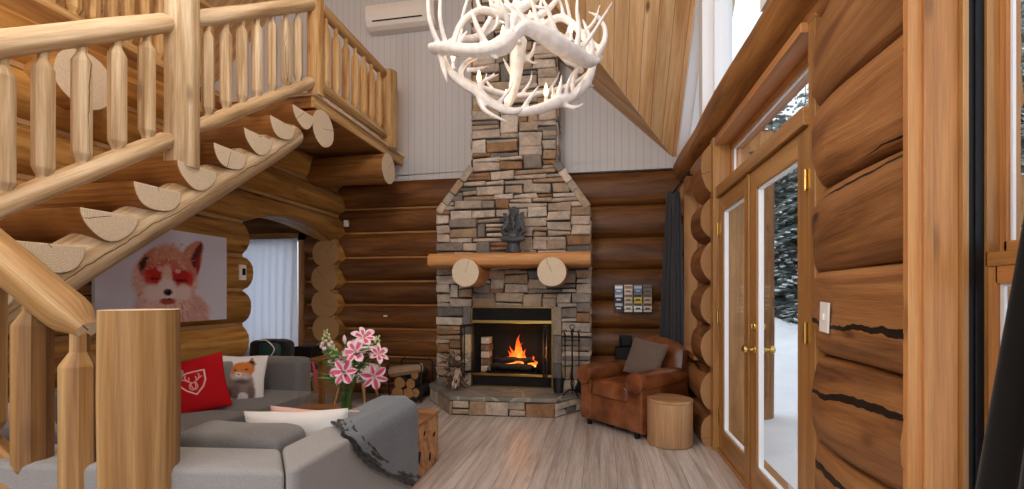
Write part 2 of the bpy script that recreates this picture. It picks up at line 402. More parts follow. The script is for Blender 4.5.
# ------------------------------------------------------------------ flat picture painter (colour per vertex)
import numpy as np
def paint(nu, nv, bg, shapes, jitter=0.0, seed=1):
    """grid of (nu+1)*(nv+1) colours, u right, v down, both 0..1"""
    U, W = np.meshgrid(np.linspace(0, 1, nu+1), np.linspace(0, 1, nv+1))
    rg = np.random.RandomState(seed)
    JU = U + jitter*rg.randn(*U.shape); JW = W + jitter*rg.randn(*U.shape)
    img = np.ones(U.shape + (3,))*np.array(srgb(*bg)[:3])
    for sh in shapes:
        k = sh[0]; col = np.array(srgb(*sh[-2])[:3]); soft = sh[-1]
        if k == 'e':
            _, cx, cy, rx, ry, rot = sh[:6]; a = math.radians(rot); dx, dy = JU-cx, JW-cy
            x = dx*math.cos(a) + dy*math.sin(a); y = -dx*math.sin(a) + dy*math.cos(a)
            d = (np.sqrt((x/rx)**2 + (y/ry)**2) - 1)*min(rx, ry)
        else:
            pts = sh[1]; d = np.full(U.shape, 9.0)
            ins = np.zeros(U.shape, bool); n = len(pts)
            rngi = range(n) if k == 'p' else range(n-1)
            for i in rngi:
                (x0, y0), (x1, y1) = pts[i], pts[(i+1) % n]
                ex, ey = x1-x0, y1-y0; L = ex*ex+ey*ey+1e-12
                t = np.clip(((JU-x0)*ex + (JW-y0)*ey)/L, 0, 1)
                d = np.minimum(d, np.hypot(JU-x0-t*ex, JW-y0-t*ey))
                if k == 'p' and y0 != y1: ins ^= ((y0 > JW) != (y1 > JW)) & (JU < ex*(JW-y0)/(y1-y0) + x0)
            d = np.where(ins, -d, d) if k == 'p' else d - sh[2]
        m = np.clip(.5 - d/max(soft, 1e-4), 0, 1)[..., None]
        nz = 1 + jitter*14*rg.randn(*U.shape)[..., None]
        img = img*(1-m) + np.clip(col*nz, 0, 1)*m
    return [(float(a), float(b), float(c), 1.0) for a, b, c in img.reshape(-1, 3)]

# ------------------------------------------------------------------ THE SETTING
YB = 5.8
def logcourse(mb, ax, fix, a0, a1, z0, z1, r, mat, end, seed, clamp=None, seg=.12, flat=1.0, ends=(True, True), ex=.75):
    """one log of a wall: squashed so that it sits on its neighbours"""
    n = 20; m = max(2, int(abs(a1-a0)/seg)); zc = (z0+z1)/2; hz = (z1-z0)/2*1.03; base = len(mb.v); R = (r+hz)/2
    def P(i, k):
        a = lerp(a0, a1, i/m); t = 2*PI*k/n; c, s = math.cos(t), math.sin(t)
        w = 1 + .055*noise.noise(V(a*1.1+seed*7.7, c*1.3, s*1.3)) + .02*noise.noise(V(a*5+seed, c*3, s*3))
        h = fix + r*flat*math.copysign(abs(c)**ex, c)*w; z = zc + hz*math.copysign(abs(s)**.9, s)
        if clamp: z = max(z, clamp(a))
        return V(a, h, z) if ax == 'x' else V(h, a, z)
    for i in range(m+1):
        for k in range(n): mb.v.append(P(i, k))
    for i in range(m):
        for k in range(n):
            k2 = (k+1) % n; a = base+i*n; u0, u1 = a0+(a1-a0)*i/m+seed*5, a0+(a1-a0)*(i+1)/m+seed*5; v0, v1 = 2*PI*R*k/n, 2*PI*R*(k+1)/n
            mb.face((a+k, a+k2, a+n+k2, a+n+k), [(u0, v0), (u0, v1), (u1, v1), (u1, v0)], mat, True)
    for i, on in ((0, ends[0]), (m, ends[1])):
        if not on: continue
        q = len(mb.v); mb.v += [mb.v[base+i*n+k].copy() for k in range(n)]
        mb.face(tuple(range(q, q+n)), [(R*math.cos(2*PI*k/n), R*math.sin(2*PI*k/n)) for k in range(n)], end)

# floor
f = MB(); f.quadpts([(-7, -3, 0), (1.05, -3, 0), (1.05, YB+.2, 0), (-7, YB+.2, 0)], M['floor'], [(-3, -7), (-3, 1.05), (YB+.2, 1.05), (YB+.2, -7)])
f.box((-7, -3, -.2), (1.2, YB+.4, -.004), M['mortar']); struct(f.build('floor'))
# back wall: log courses left and right of the chimney, white boards above
w = MB()
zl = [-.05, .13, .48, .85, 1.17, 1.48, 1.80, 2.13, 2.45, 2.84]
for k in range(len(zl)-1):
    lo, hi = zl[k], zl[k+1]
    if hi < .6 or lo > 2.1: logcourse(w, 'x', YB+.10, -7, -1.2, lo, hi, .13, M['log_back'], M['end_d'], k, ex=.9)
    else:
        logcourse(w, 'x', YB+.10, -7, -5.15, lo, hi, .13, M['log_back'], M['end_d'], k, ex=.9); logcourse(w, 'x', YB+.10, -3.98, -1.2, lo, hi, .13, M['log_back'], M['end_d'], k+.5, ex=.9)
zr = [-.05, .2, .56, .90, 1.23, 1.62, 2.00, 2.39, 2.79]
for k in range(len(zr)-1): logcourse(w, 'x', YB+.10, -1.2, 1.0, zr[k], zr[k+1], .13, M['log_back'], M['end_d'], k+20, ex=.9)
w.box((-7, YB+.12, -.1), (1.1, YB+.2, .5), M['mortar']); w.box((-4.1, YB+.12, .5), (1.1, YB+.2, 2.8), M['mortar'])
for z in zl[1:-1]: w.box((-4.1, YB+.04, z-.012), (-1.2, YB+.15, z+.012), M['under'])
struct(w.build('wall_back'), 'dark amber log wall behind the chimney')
RZ0, RM, RX = 2.93, .95, .84         # main roof: z = RZ0 + RM*(RX - x)
RIDGE = -3.0
def roofz(x): return RZ0 + RM*(RX-x) if x > RIDGE else RZ0 + RM*(RX-RIDGE) - RM*(RIDGE-x)
w = MB(); pts = [(-7, 2.8), (RX+.1, 2.8), (RX+.1, RZ0), (RIDGE, roofz(RIDGE)), (-7, roofz(-7))]
w.prism([(x, YB+.0, z) for x, z in pts], (0, .18, 0), M['white'], uvg=(0, 0, 1)); struct(w.build('wall_back_upper'), 'white boarded gable wall above the logs')
# left log wall with the arched opening
w = MB(); XL = -3.4
def arch(y): # underside of the arched opening
    t = (y-4.08)/(5.70-4.08)
    if t < -.02 or t > 1.02: return -9
    t = min(1, max(0, t)); return 2.0 + .17*math.sin(PI*t**.85)**.75
for k in range(9):
    z0, z1 = .01+.335*k, .01+.335*(k+1)
    if k == 0: z0 = -.05
    mat = M['log_left']
    if z1 < 2.1:
        logcourse(w, 'y', XL-.17, -2.5, 4.08+.03*math.sin(k*2.1), z0, z1, .19, mat, M['end_d'], k+40, ex=.8)
        logcourse(w, 'y', XL-.17, 5.65+.02*math.sin(k*1.3), YB+.1, z0, z1, .19, mat, M['end_d'], k+60, ex=.8, seg=.08)
        w.box((XL-.14, -2.5, z1-.017), (XL-.05, 4.05, z1+.017), M['chink']); w.box((XL-.14, 5.68, z1-.017), (XL-.05, YB+.05, z1+.017), M['chink'])
    else:
        logcourse(w, 'y', XL-.17, -2.5, YB+.1, z0, z1, .19, mat, M['end_d'], k+80, clamp=arch, seg=.06, ex=.8)
        if z1 < 3: w.box((XL-.14, -2.5, z1-.017), (XL-.05, YB, z1+.017), M['chink'])
struct(w.build('wall_left'), 'golden log wall with light chinking and an arched opening')
# right wall: courses
RS = [-.05, .29, .66, 1.03, 1.40, 1.775, 2.15, 2.62]
w = MB(); XR = 1.05
for k in range(len(RS)-1):
    z0, z1 = RS[k], RS[k+1]; mat = M['log_right']
    if z1 < .7: logcourse(w, 'y', XR, 4.27+.02*math.sin(k*3), YB+.1, z0, z1, .20, mat, M['end_d'], k+100, ex=.8)
    else:
        logcourse(w, 'y', XR, 4.27+.025*math.sin(k*3), 4.74, z0, z1, .20, mat, M['end_d'], k+110, ex=.8, seg=.06)
        logcourse(w, 'y', XR, 5.62, YB+.1, z0, z1, .17, mat, M['end_d'], k+120, ex=.8, seg=.08)
# the pier by the doors: broad logs, scooped towards the door jamb
def pier(z0, z1, seed):
    n = 26; m = 22; zc = (z0+z1)/2; hz = (z1-z0)/2*1.01; base = len(w.v); a0, a1 = 1.66, 2.41
    for i in range(m+1):
        t = i/m; a = lerp(a0, a1, t); taper = 1 - 1.1*max(0, (t-.55)/.45)**2.0
        for k in range(n):
            th = 2*PI*k/n; c, s = math.cos(th), math.sin(th)
            rr = (.118 if c < 0 else .2)*(.70+.30*taper)
            ww = 1+.22*noise.noise(V(a*2.6+seed*7.7, c*1.6, s*1.8)) + .03*noise.noise(V(a*7+seed, c*4, s*4))
            z = zc + hz*math.copysign(abs(s)**.8, s) - (.05*t if seed % 2 else -.02*t)*abs(c)
            w.v.append(V(XR + rr*math.copysign(abs(c)**.5, c)*ww, a, z))
    for i in range(m):
        for k in range(n):
            k2 = (k+1) % n; a = base+i*n; R = .19
            w.face((a+k, a+k2, a+n+k2, a+n+k), [(i/m*.8+seed*3, 2*PI*R*k/n), (i/m*.8+seed*3, 2*PI*R*(k+1)/n), ((i+1)/m*.8+seed*3, 2*PI*R*(k+1)/n), ((i+1)/m*.8+seed*3, 2*PI*R*k/n)], M['log_pier'], True)
    for i in (0, m):
        q = len(w.v); w.v += [w.v[base+i*n+k].copy() for k in range(n)]; w.face(tuple(range(q, q+n)), [(.19*math.cos(2*PI*k/n), .19*math.sin(2*PI*k/n)) for k in range(n)], M['end_d'])
PS = [-.08, .25, .64, 1.03, 1.41, 1.79, 2.17, 2.60, 2.95]
for k in range(len(PS)-1): pier(PS[k], PS[k+1], k+1)
# open drying checks in the pier logs
def check(p0, p1, th, seed):
    m = 12; b = []
    for i in range(m+1):
        t = i/m; y = lerp(p0[0], p1[0], t); z = lerp(p0[1], p1[1], t) + .012*noise.noise(V(t*5, seed, 0)); hw = th*(math.sin(PI*min(1, t*1.15+.06))**.6)*.5
        b.append((y, z+hw, z-hw))
    pt = [V(.885, y, zt) for y, zt, zb in b] + [V(.885, y, zb) for y, zt, zb in reversed(b)]
    return pt
struct(w.build('wall_right'), 'log pier and log stubs around the glazed doors')
# wall behind the near window
w = MB()
w.box((.93, -2.5, 0), (1.25, .1, 3.2), M['log_right'], 'y'); w.box((.95, .1, 0), (1.25, 1.66, .35), M['log_right'], 'y')
struct(w.build('wall_right_rear'))
# header log and the smaller beam under it
w = MB(); w.tube([V(.995, y, 2.775+.008*math.sin(y*2)) for y in [x*.25-2 for x in range(32)]], [.152+.006*math.sin(x*.9) for x in range(32)], M['beam'], 20, M['end_d'], seed=3, jit=.05)
w.tube([V(1.03, y, 2.645) for y in [x*.4-2 for x in range(20)]], .075, M['trim'], 14, M['end_d'], seed=5)
w.box((.97, 2.38, 2.585), (1.2, 4.30, 2.62), M['trim'], 'y')
struct(w.build('trim_header'), 'long round header log over the doors')

# ---- roof
w = MB()
def vy(x): return YB + (RX-x)*(-RM)/1.0   # valley line in plan
zt = roofz(RIDGE)
ycr = 2.8; zcr = RZ0 + (YB-ycr)      # cross gable ridge
xtop = RX - (zcr-RZ0)/RM
def cb(pts, gr):  # ceiling board panel: u along gr
    g = Vector(gr).normalized(); P = [Vector(p) for p in pts]; nn = (P[1]-P[0]).cross(P[2]-P[0]).normalized(); e2 = nn.cross(g)
    w.quadpts(P, M['ceil'], [(p.dot(g), p.dot(e2)) for p in P])
    up = V(0, 0, .12); w.quadpts([p+up for p in P], M['wpaint'])
sl = (1, 0, -RM)
cb([(RX, YB, RZ0), (RIDGE, YB+.1, zt), (RIDGE, -1.5, zt), (xtop, ycr, zcr)], sl)
cb([(xtop, ycr, zcr), (RIDGE, -1.5, zt), (RIDGE, -1.5, zt), (RX, -.2, RZ0)][:2] + [(RX, -1.5, RZ0), (RX, -.2, RZ0)], sl)
cb([(-7, YB+.1, roofz(-7)), (RIDGE, YB+.1, zt), (RIDGE, -1.5, zt), (-7, -1.5, roofz(-7))], (1, 0, RM))
cb([(RX+.4, YB, RZ0), (RX, YB, RZ0), (xtop, ycr, zcr), (RX+.4, ycr, zcr)], (0, -1, 1))
cb([(RX+.4, -.2, RZ0), (RX, -.2, RZ0), (xtop, ycr, zcr), (RX+.4, ycr, zcr)], (0, 1, 1))
struct(w.build('ceiling'), 'knotty pine boarded vaulted ceiling')
# rafter strip along back wall / verge
# upper gable glazing on the right wall (white frames)
w = MB(); XU = .86
def rk(y): return RZ0 + (YB-y) if y > ycr else RZ0 + (y+.2)
mw = M['wpaint']
def rakebar(y0, y1, d0, d1, x0, x1):
    w.prism([(x0, y0, rk(y0)-d0), (x0, y1, rk(y1)-d0), (x0, y1, rk(y1)-d1), (x0, y0, rk(y0)-d1)], (x1-x0, 0, 0), mw)
rakebar(YB-.05, ycr, .0, .13, XU+.02, XU+.30); rakebar(ycr, -.1, .0, .13, XU+.02, XU+.30)
struct(w.build('trim_1'), 'white rake trim of the gable window')
for n_, (ya, yb, mat) in enumerate(((4.40, 4.54, 'wpaint'), (2.73, 2.87, 'wpaint'), (1.1, 1.24, 'wpaint'))):
    w = MB(); w.box((XU+.03, ya, 2.9), (XU+.28, yb, min(rk(ya), rk(yb))-.05), M[mat], 'z'); struct(w.build('trim_%d' % (n_+2)), 'vertical post between gable windows')
wn = 1
for ya, yb in ((4.54, 5.62), (2.87, 4.40), (1.24, 2.73), (0.0, 1.1)):
    e = bpy.data.objects.new('window_%d' % wn, None); C.objects.link(e); e['kind'] = 'structure'; e.location = (XU+.1, ya, 2.9); wn += 1
    w = MB(); top = lambda y: rk(y)-.13
    for (a, b) in ((ya, ya+.055), (yb-.055, yb)): w.prism([(XU+.12, a, 2.9), (XU+.12, b, 2.9), (XU+.12, b, top(b)), (XU+.12, a, top(a))], (.12, 0, 0), mw)
    w.box((XU+.12, ya, 2.9), (XU+.24, yb, 2.98), mw, 'y')
    w.prism([(XU+.12, ya, top(ya)-.06), (XU+.12, yb, top(yb)-.06), (XU+.12, yb, top(yb)), (XU+.12, ya, top(ya))], (.12, 0, 0), mw)
    for q in (.09,): w.prism([(XU+.14, ya+q, 2.98), (XU+.14, ya+q+.02, 2.98), (XU+.14, ya+q+.02, top(ya+q)), (XU+.14, ya+q, top(ya+q))], (.08, 0, 0), mw)
    w.build('window_frame', e)
    g = MB(); g.quadpts([(XU+.19, ya, 2.95), (XU+.19, yb, 2.95), (XU+.19, yb, top(yb)), (XU+.19, ya, top(ya))], M['glass']); g.build('pane', e)

# ---- loft
def W2(y): return y
LZ = 3.11
w = MB()
for (a, b) in (((-7, 3.87), (-2.55, YB)), ((-7, -1.5), (-3.5, 3.87))):
    (x0, y0), (x1, y1) = a, b
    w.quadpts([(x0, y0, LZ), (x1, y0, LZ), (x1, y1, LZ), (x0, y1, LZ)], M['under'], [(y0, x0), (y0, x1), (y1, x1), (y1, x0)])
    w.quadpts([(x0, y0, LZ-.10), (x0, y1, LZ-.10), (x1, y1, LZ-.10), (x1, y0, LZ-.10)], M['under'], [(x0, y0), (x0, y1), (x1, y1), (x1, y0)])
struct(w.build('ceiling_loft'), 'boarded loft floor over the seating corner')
w = MB()
w.box((-2.565, 3.84, LZ-.115), (-2.535, YB-.02, LZ-.012), M['honey'], 'y'); w.box((-2.60, 3.82, LZ-.012), (-2.51, YB-.01, LZ+.012), M['pale'], 'y')
w.box((-3.4, 3.84, LZ-.115), (-2.565, 3.87, LZ-.012), M['beam'], 'x'); w.box((-3.4, 3.82, LZ-.012), (-2.6, 3.9, LZ+.012), M['pale'], 'x')
w.box((-3.52, -1.5, LZ-.13), (-3.44, 3.85, LZ+.012), M['beam'], 'y')
struct(w.build('trim_loft'), 'pale fascia board along the loft edge')
for nm, (y, z, xe, r) in enumerate(((3.93, 2.83, -2.50, .165), (5.22, 2.80, -2.47, .175), (2.44, 2.67, -3.22, .175))):
    w = MB(); w.tube([V(x, y, z) for x in [-7+i*(xe+7)/12 for i in range(13)]], [r*(1+.02*math.sin(i*1.7)) for i in range(13)], M['beam'], 24, M['end'], jit=.05, seed=nm)
    struct(w.build('loft_beam'), ['round loft beam with a pale cut end at the top of the stairs', 'round loft beam with a pale cut end against the back wall', 'round beam end poking through the left wall'][nm])
# far room wall
w = MB(); w.box((-7.1, -2.5, 0), (-7, YB, 7), M['white'], 'z'); struct(w.build('wall_left_far'))
w = MB(); w.quadpts([(-7, 1.5, 3.0), (-7, 1.52, 3.0), (-3.6, 1.52, 3.0), (-3.6, 1.5, 3.0)], M['white']); 
# window behind the arch, with its curtain
e = bpy.data.objects.new('window_5', None); C.objects.link(e); e['kind'] = 'structure'; e.location = (-4.7, YB, .5)
w = MB()
for a, b in (((-5.17, .55), (-5.09, 2.15)), ((-4.05, .55), (-3.96, 2.15)), ((-5.17, 2.05), (-3.96, 2.15)), ((-5.17, .5), (-3.96, .6))): w.box((a[0], YB-.03, a[1]), (b[0], YB+.14, b[1]), M['beam'], 'z' if b[0]-a[0] < .2 else 'x')
w.build('window_frame', e)
g = MB(); g.quadpts([(-5.1, YB+.1, .55), (-4.0, YB+.1, .55), (-4.0, YB+.1, 2.1), (-5.1, YB+.1, 2.1)], M['glass']); g.build('pane', e)
c_ = MB()
def curt(x0, x1, y, z0, z1, folds, amp, mb, mat, axis='x', seed=0, top=None):
    def fn(u, v):
        a = lerp(x0, x1, u); z = lerp(z1, z0, v)
        o = amp*(.35+.65*v)*math.sin(2*PI*folds*u + 1.2*math.sin(v*2+seed) + 2*noise.noise(V(u*3, v*1.2, seed)))
        return V(a, y+o, z) if axis == 'x' else V(y+o, a, z)
    mb.grid(fn, int(folds*12), 14, mat)
curt(-5.12, -4.04, YB-.06, .45, 2.07, 9, .018, c_, M['sheer'])
o = c_.build('window_curtain'); s_ = o.modifiers.new('t', 'SOLIDIFY'); s_.thickness = .003
tag(o, 'white gathered curtain across the window beyond the arch', 'curtain')

# ---- double doors with transom
JX0, JX1 = .93, 1.18
w = MB()
w.box((JX0, 4.17, 0), (JX1, 4.28, 2.62), M['door'], 'z'); w.box((.972, 2.385, 0), (JX1, 2.455, 2.62), M['door'], 'z')
w.box((JX0+.02, 2.455, 2.11), (JX1, 4.17, 2.20), M['door'], 'y'); w.box((JX0+.01, 2.455, 2.55), (JX1, 4.17, 2.60), M['trim'], 'y'); w.box((.96, 2.455, -.01), (1.25, 4.17, .03), M['door'], 'y')
struct(w.build('trim_door_frame', bevel=.004, seg=2), 'honey wood frame of the glazed double door')
e = bpy.data.objects.new('window_6', None); C.objects.link(e); e['kind'] = 'structure'; e.location = (1.1, 3.3, 2.2)
w = MB()
for a, b in (((2.455, 2.20), (2.52, 2.55)), ((4.11, 2.20), (4.17, 2.55))): w.box((1.06, a[0], a[1]), (1.16, b[0], b[1]), M['trim'], 'z')
w.box((1.06, 2.52, 2.20), (1.16, 4.11, 2.25), M['trim'], 'y'); w.box((1.06, 2.52, 2.50), (1.16, 4.11, 2.55), M['trim'], 'y')
for a, b in (((2.52, 2.25), (2.535, 2.5)), ((4.095, 2.25), (4.11, 2.5)), ((2.52, 2.25), (4.11, 2.262)), ((2.52, 2.488), (4.11, 2.5))): w.box((1.075, a[0], a[1]), (1.09, b[0], b[1]), M['wpaint'], 'y')
w.build('window_frame', e); g = MB(); g.quadpts([(1.10, 2.52, 2.25), (1.10, 4.11, 2.25), (1.10, 4.11, 2.5), (1.10, 2.52, 2.5)], M['glass']); g.build('pane', e)
for dn, (y0, y1, hy) in enumerate(((3.35, 4.165, 4.165), (2.46, 3.34, 2.46))):
    e = bpy.data.objects.new('door_%d' % (dn+1), None); C.objects.link(e); e['kind'] = 'structure'; e.location = (1.0, y0, .03)
    e['label'] = ('glazed honey wood door leaf nearer the armchair', 'glazed honey wood door leaf nearer the log pier')[dn]
    w = MB(); st = .125
    w.box((.975, y0, .03), (1.02, y0+st, 2.105), M['door'], 'z'); w.box((.975, y1-st, .03), (1.02, y1, 2.105), M['door'], 'z')
    w.box((.975, y0+st, 1.98), (1.02, y1-st, 2.105), M['door'], 'y'); w.box((.975, y0+st, .03), (1.02, y1-st, .20), M['door'], 'y')
    w.build('door_leaf', e, bevel=.003, seg=2)
    w = MB(); a, b, c, d = y0+st, y1-st, .20, 1.98
    for lo, hi in (((a, c), (a+.012, d)), ((b-.012, c), (b, d)), ((a, c), (b, c+.012)), ((a, d-.012), (b, d))): w.box((.985, lo[0], lo[1]), (1.015, hi[0], hi[1]), M['wpaint'], 'y')
    w.build('glazing_bead', e)
    g = MB(); g.quadpts([(1.0, a, c), (1.0, b, c), (1.0, b, d), (1.0, a, d)], M['glass']); g.build('pane', e)
    if dn == 1:
        ky = 3.25; kn = [(.028, 0), (.028, .006), (.012, .01), (.010, .035), (.020, .042), (.028, .055), (.026, .068), (.012, .076), (0.0005, .078)]
        k = MB(); k.lathe(kn, V(.975, ky, .95), M['brass'], 16, V(-1, 0, 0)); k.build('door_knob', e); k = MB(); k.lathe(kn, V(1.02, ky, .95), M['brass'], 16, V(1, 0, 0)); k.build('door_knob', e)
        k = MB(); k.lathe([(.026, 0), (.026, .008), (.016, .014), (.0005, .016)], V(.975, ky, 1.10), M['brass'], 16, V(-1, 0, 0)); k.box((.952, ky-.004, 1.085), (.962, ky+.004, 1.115), M['brass']); k.build('deadbolt', e)
        k = MB(); k.lathe([(.026, 0), (.026, .008), (.016, .014), (.0005, .016)], V(1.02, ky, 1.10), M['brass'], 16, V(1, 0, 0)); k.build('deadbolt', e)
    for z in (.30, 1.12, 1.85):
        k = MB(); hyy = hy-.004 if dn == 0 else hy+.004
        k.tube([V(.962, hyy, z-.05), V(.962, hyy, z+.05)], .009, M['brass'], 10); k.box((.970, hyy-.03, z-.045), (.974, hyy+.03, z+.045), M['brass'], 'z'); k.build('hinge', e)
    if dn == 0:
        k = MB(); k.box((.962, y0-.012, .03), (.974, y0+.022, 2.1), M['door'], 'z'); k.build('astragal', e, bevel=.003)
w = MB(); w.box((.995, 2.68, .21), (.998, 2.76, .29), M['label']); tag(w.build('glass_sticker'), 'small pale square sticker low on the near door glass', 'sticker')
# ---- far right window
e = bpy.data.objects.new('window_7', None); C.objects.link(e); e['kind'] = 'structure'; e.location = (1.0, 5.2, .72)
w = MB()
w.box((.93, 4.74, .70), (1.2, 4.80, 2.52), M['trim'], 'z'); w.box((.93, 5.56, .70), (1.2, 5.64, 2.52), M['trim'], 'z'); w.box((.93, 4.8, 2.44), (1.2, 5.56, 2.62), M['trim'], 'y'); w.box((.88, 4.72, .68), (1.2, 5.64, .74), M['trim'], 'y')
w.box((1.06, 5.16, .74), (1.14, 5.22, 2.44), M['trim'], 'z')
for y in (4.8, 5.13, 5.22, 5.53): w.box((1.08, y, .74), (1.12, y+.03, 2.44), M['wpaint'], 'z')
w.build('window_frame', e); g = MB(); g.quadpts([(1.1, 4.8, .74), (1.1, 5.56, .74), (1.1, 5.56, 2.44), (1.1, 4.8, 2.44)], M['glass']); g.build('pane', e)
# curtain + rod
t = thing('curtain_rod', 'thin black curtain rod over the window by the armchair', 'curtain rod', (.80, 5.2, 2.42))
k = MB(); k.tube([V(.79, 4.55, 2.42), V(.79, 5.72, 2.42)], .010, M['black'], 10); k.build('rod', t)
for y in (4.62, 5.66): k = MB(); k.tube([V(.79, y, 2.42), V(.88, y, 2.42)], .007, M['black'], 8); k.lathe([(.02, 0), (.02, .01)], V(.875, y, 2.42), M['black'], 12, V(1, 0, 0)); k.build('bracket', t)
k = MB(); k.superq((.79, 4.53, 2.42), (.022, .025, .022), M['black'], 1, 1, nu=14, nv=8); k.build('finial', t)
c_ = MB()
def fn(u, v):   # pleats gathered into a bundle
    a = 2*PI*u; k = .55+.45*min(1, v*1.6); pl = 1+(.20-.06*v)*math.sin(11*a+.8*math.sin(v*3)) + .06*math.sin(4*a+v*4)
    return V(.800-.02*v + .105*k*pl*math.cos(a), 5.46 + .12*k*pl*math.sin(a), lerp(2.44, .05, v))
c_.grid(fn, 200, 16, M['curtain'])
o = c_.build('window_curtain'); s_ = o.modifiers.new('t', 'SOLIDIFY'); s_.thickness = .004
tag(o, 'charcoal floor-length curtain gathered in the corner behind the leather armchair', 'curtain')
# ---- near window: casing, reveal, frame
w = MB()
w.box((.928, 1.640, 0), (.985, 1.665, 3.2), M['trim'], 'z'); w.box((.965, 1.628, 0), (.99, 1.645, 3.2), M['trim'], 'z'); w.box((.99, 1.640, 0), (1.062, 1.665, 3.2), M['trim'], 'z'); w.box((1.062, 1.622, 0), (1.078, 1.66, 3.2), M['door'], 'z')
struct(w.build('trim_window_casing', bevel=.002, seg=2), 'flat orange wood casing at the right of the log pier')
e = bpy.data.objects.new('window_8', None); C.objects.link(e); e['kind'] = 'structure'; e.location = (1.15, 1.0, .4)
w = MB(); w.box((1.078, 1.625, .35), (1.118, 1.66, 3.2), M['blackp'], 'z'); w.box((1.092, 1.619, .35), (1.097, 1.625, 3.2), M['iron'], 'z')
w.build('screen_track', e)
w = MB(); w.box((1.118, 1.615, .35), (1.20, 1.66, 3.2), M['door'], 'z'); w.box((1.118, .1, 1.385), (1.20, 1.62, 1.425), M['door'], 'y')
w.box((1.15, 1.592, 1.425), (1.185, 1.615, 3.2), M['trim'], 'z'); w.box((1.122, 1.585, .4), (1.15, 1.615, 1.385), M['trim'], 'z'); w.box((1.122, .1, 1.335), (1.15, 1.59, 1.385), M['trim'], 'y'); w.box((1.15, .1, 1.425), (1.185, 1.60, 1.455), M['trim'], 'y')
w.box((1.122, .1, .35), (1.2, 1.6, .43), M['trim'], 'y'); w.box((1.12, .1, .35), (1.2, .2, 3.2), M['door'], 'z'); w.box((1.12, .1, 3.1), (1.2, 1.6, 3.2), M['door'], 'y')
w.build('window_frame', e)
w = MB(); w.box((1.160, 1.584, 1.455), (1.168, 1.592, 3.2), M['wpaint'], 'z'); w.box((1.130, 1.572, .43), (1.138, 1.586, 1.335), M['wpaint'], 'z'); w.box((1.130, .2, 1.325), (1.138, 1.572, 1.335), M['wpaint'], 'y'); w.box((1.158, .2, 1.455), (1.168, 1.553, 1.465), M['wpaint'], 'y'); w.build('glazing_bead', e)
g = MB(); g.quadpts([(1.134, .2, .43), (1.134, 1.585, .43), (1.134, 1.585, 1.335), (1.134, .2, 1.335)], M['glass']); g.quadpts([(1.165, .2, 1.455), (1.165, 1.592, 1.455), (1.165, 1.592, 3.1), (1.165, .2, 3.1)], M['glass']); g.build('pane', e)
c_ = MB()
def fn(u, v):   # held back at z 1.75, flaring to the floor
    z = lerp(1.75, .02, v); y1 = min(1.60, 1.36+(1.42-z)*.215); y = lerp(.95-.1*v, y1, u)
    return V(1.03 + .022*math.sin(u*30+v*2) - .02*v, y, z)
c_.grid(fn, 80, 16, M['curtain_b']); c_.grid(lambda u, v: V(1.04+.022*math.sin(u*22), lerp(.85, lerp(1.05, 1.289, v), u), lerp(3.1, 1.75, v)), 60, 10, M['curtain_b'])
o = c_.build('window_curtain'); s_ = o.modifiers.new('t', 'SOLIDIFY'); s_.thickness = .004
tag(o, 'near-black curtain flaring down beside the window at the right edge', 'curtain')

# ------------------------------------------------------------------ STAIRS
XS = -2.55
def zt_(i): return 1.537 + .19*i
def yt_(i): return 1.585 + .267*i
st = thing('log_staircase', 'split-log open staircase rising on a pale log stringer to the loft', 'staircase', (-2.9, .8, 0))
for i in range(-3, 8):
    w = MB(); y0, z = yt_(i), zt_(i); r = .148; n = 14; x1, x0 = -2.475, -3.36
    sec = [(y0 + r + r*math.cos(PI + PI*k/n)*1.0, z + r*.98*math.sin(PI + PI*k/n)*(1+.06*math.sin(i*3+k*.7))) for k in range(n+1)]
    w.prism([(x1, y, zz) for y, zz in sec], (x0-x1, 0, 0), M['beam'], M['end'], None)
    # re-centre end grain
    b = len(w.f) - n - 3
    for q in (0, 1): 
        ids = w.f[q]; w.uv[q] = [(w.v[a].y-y0-r, w.v[a].z-z+.02) for a in ids]
    w.m[0] = M['end']; w.m[1] = M['end_d']
    o = w.build('tread', st, bevel=.006, seg=2)
def sline(y): return zt_(0) + (y - yt_(0))*.19/.267
w = MB(); ys = [1.18 + i*(3.62-1.18)/14 for i in range(15)]
w.tube([V(-2.60, y, sline(y)-.305) for y in ys], [.115 if i < 13 else (.11 if i == 13 else .10) for i in range(15)], M['pale'], 20, M['end'], jit=.05, seed=2); w.build('stringer', st)
w = MB(); w.tube([V(-3.28, y, sline(y)-.30) for y in ys], .09, M['pale'], 16, M['end'], jit=.05, seed=5); w.build('stringer', st)
# landing and lower flight
w = MB(); w.box((-3.4, -.1, .70), (-2.4, .80, .777), M['beam'], 'x'); w.build('landing', st)
for i in range(4):
    w = MB(); x0 = -1.52 - i*.25; z = .155*(i+1); r = .13
    sec = [(x0 - r + r*math.cos(PI + PI*k/10), z + r*math.sin(PI+PI*k/10)) for k in range(11)]
    w.prism([(x, .25, zz) for x, zz in sec], (0, .84, 0), M['beam'], M['end']); w.build('tread', st)
w = MB(); w.tube([V(-1.50, 1.02, -.06+.1), V(-2.5, 1.02, .55)], .09, M['pale'], 14, M['end']); w.build('stringer', st)

def baluster_mb(h, r, mat, oct=True, neck=.5):
    """peeled post with tapered tenons, standing at origin"""
    mb = MB(); hs = [-.03, .018, .032, .050, .058, h*.5, h-.085, h-.077, h-.058, h-.040, h+.03]; rs = [.58, .60, .74, .95, 1, 1.0, 1.0, .94, .72, .50, .48]
    mb.lathe([(r*q, z) for q, z in zip(rs, hs)], (0, 0, 0), mat, 9, end=mat)
    mb.sm = [False]*len(mb.sm)
    return mb
def flatshade(mb):
    pass
def railing(name, label, cat, root, items, group=None):
    pass
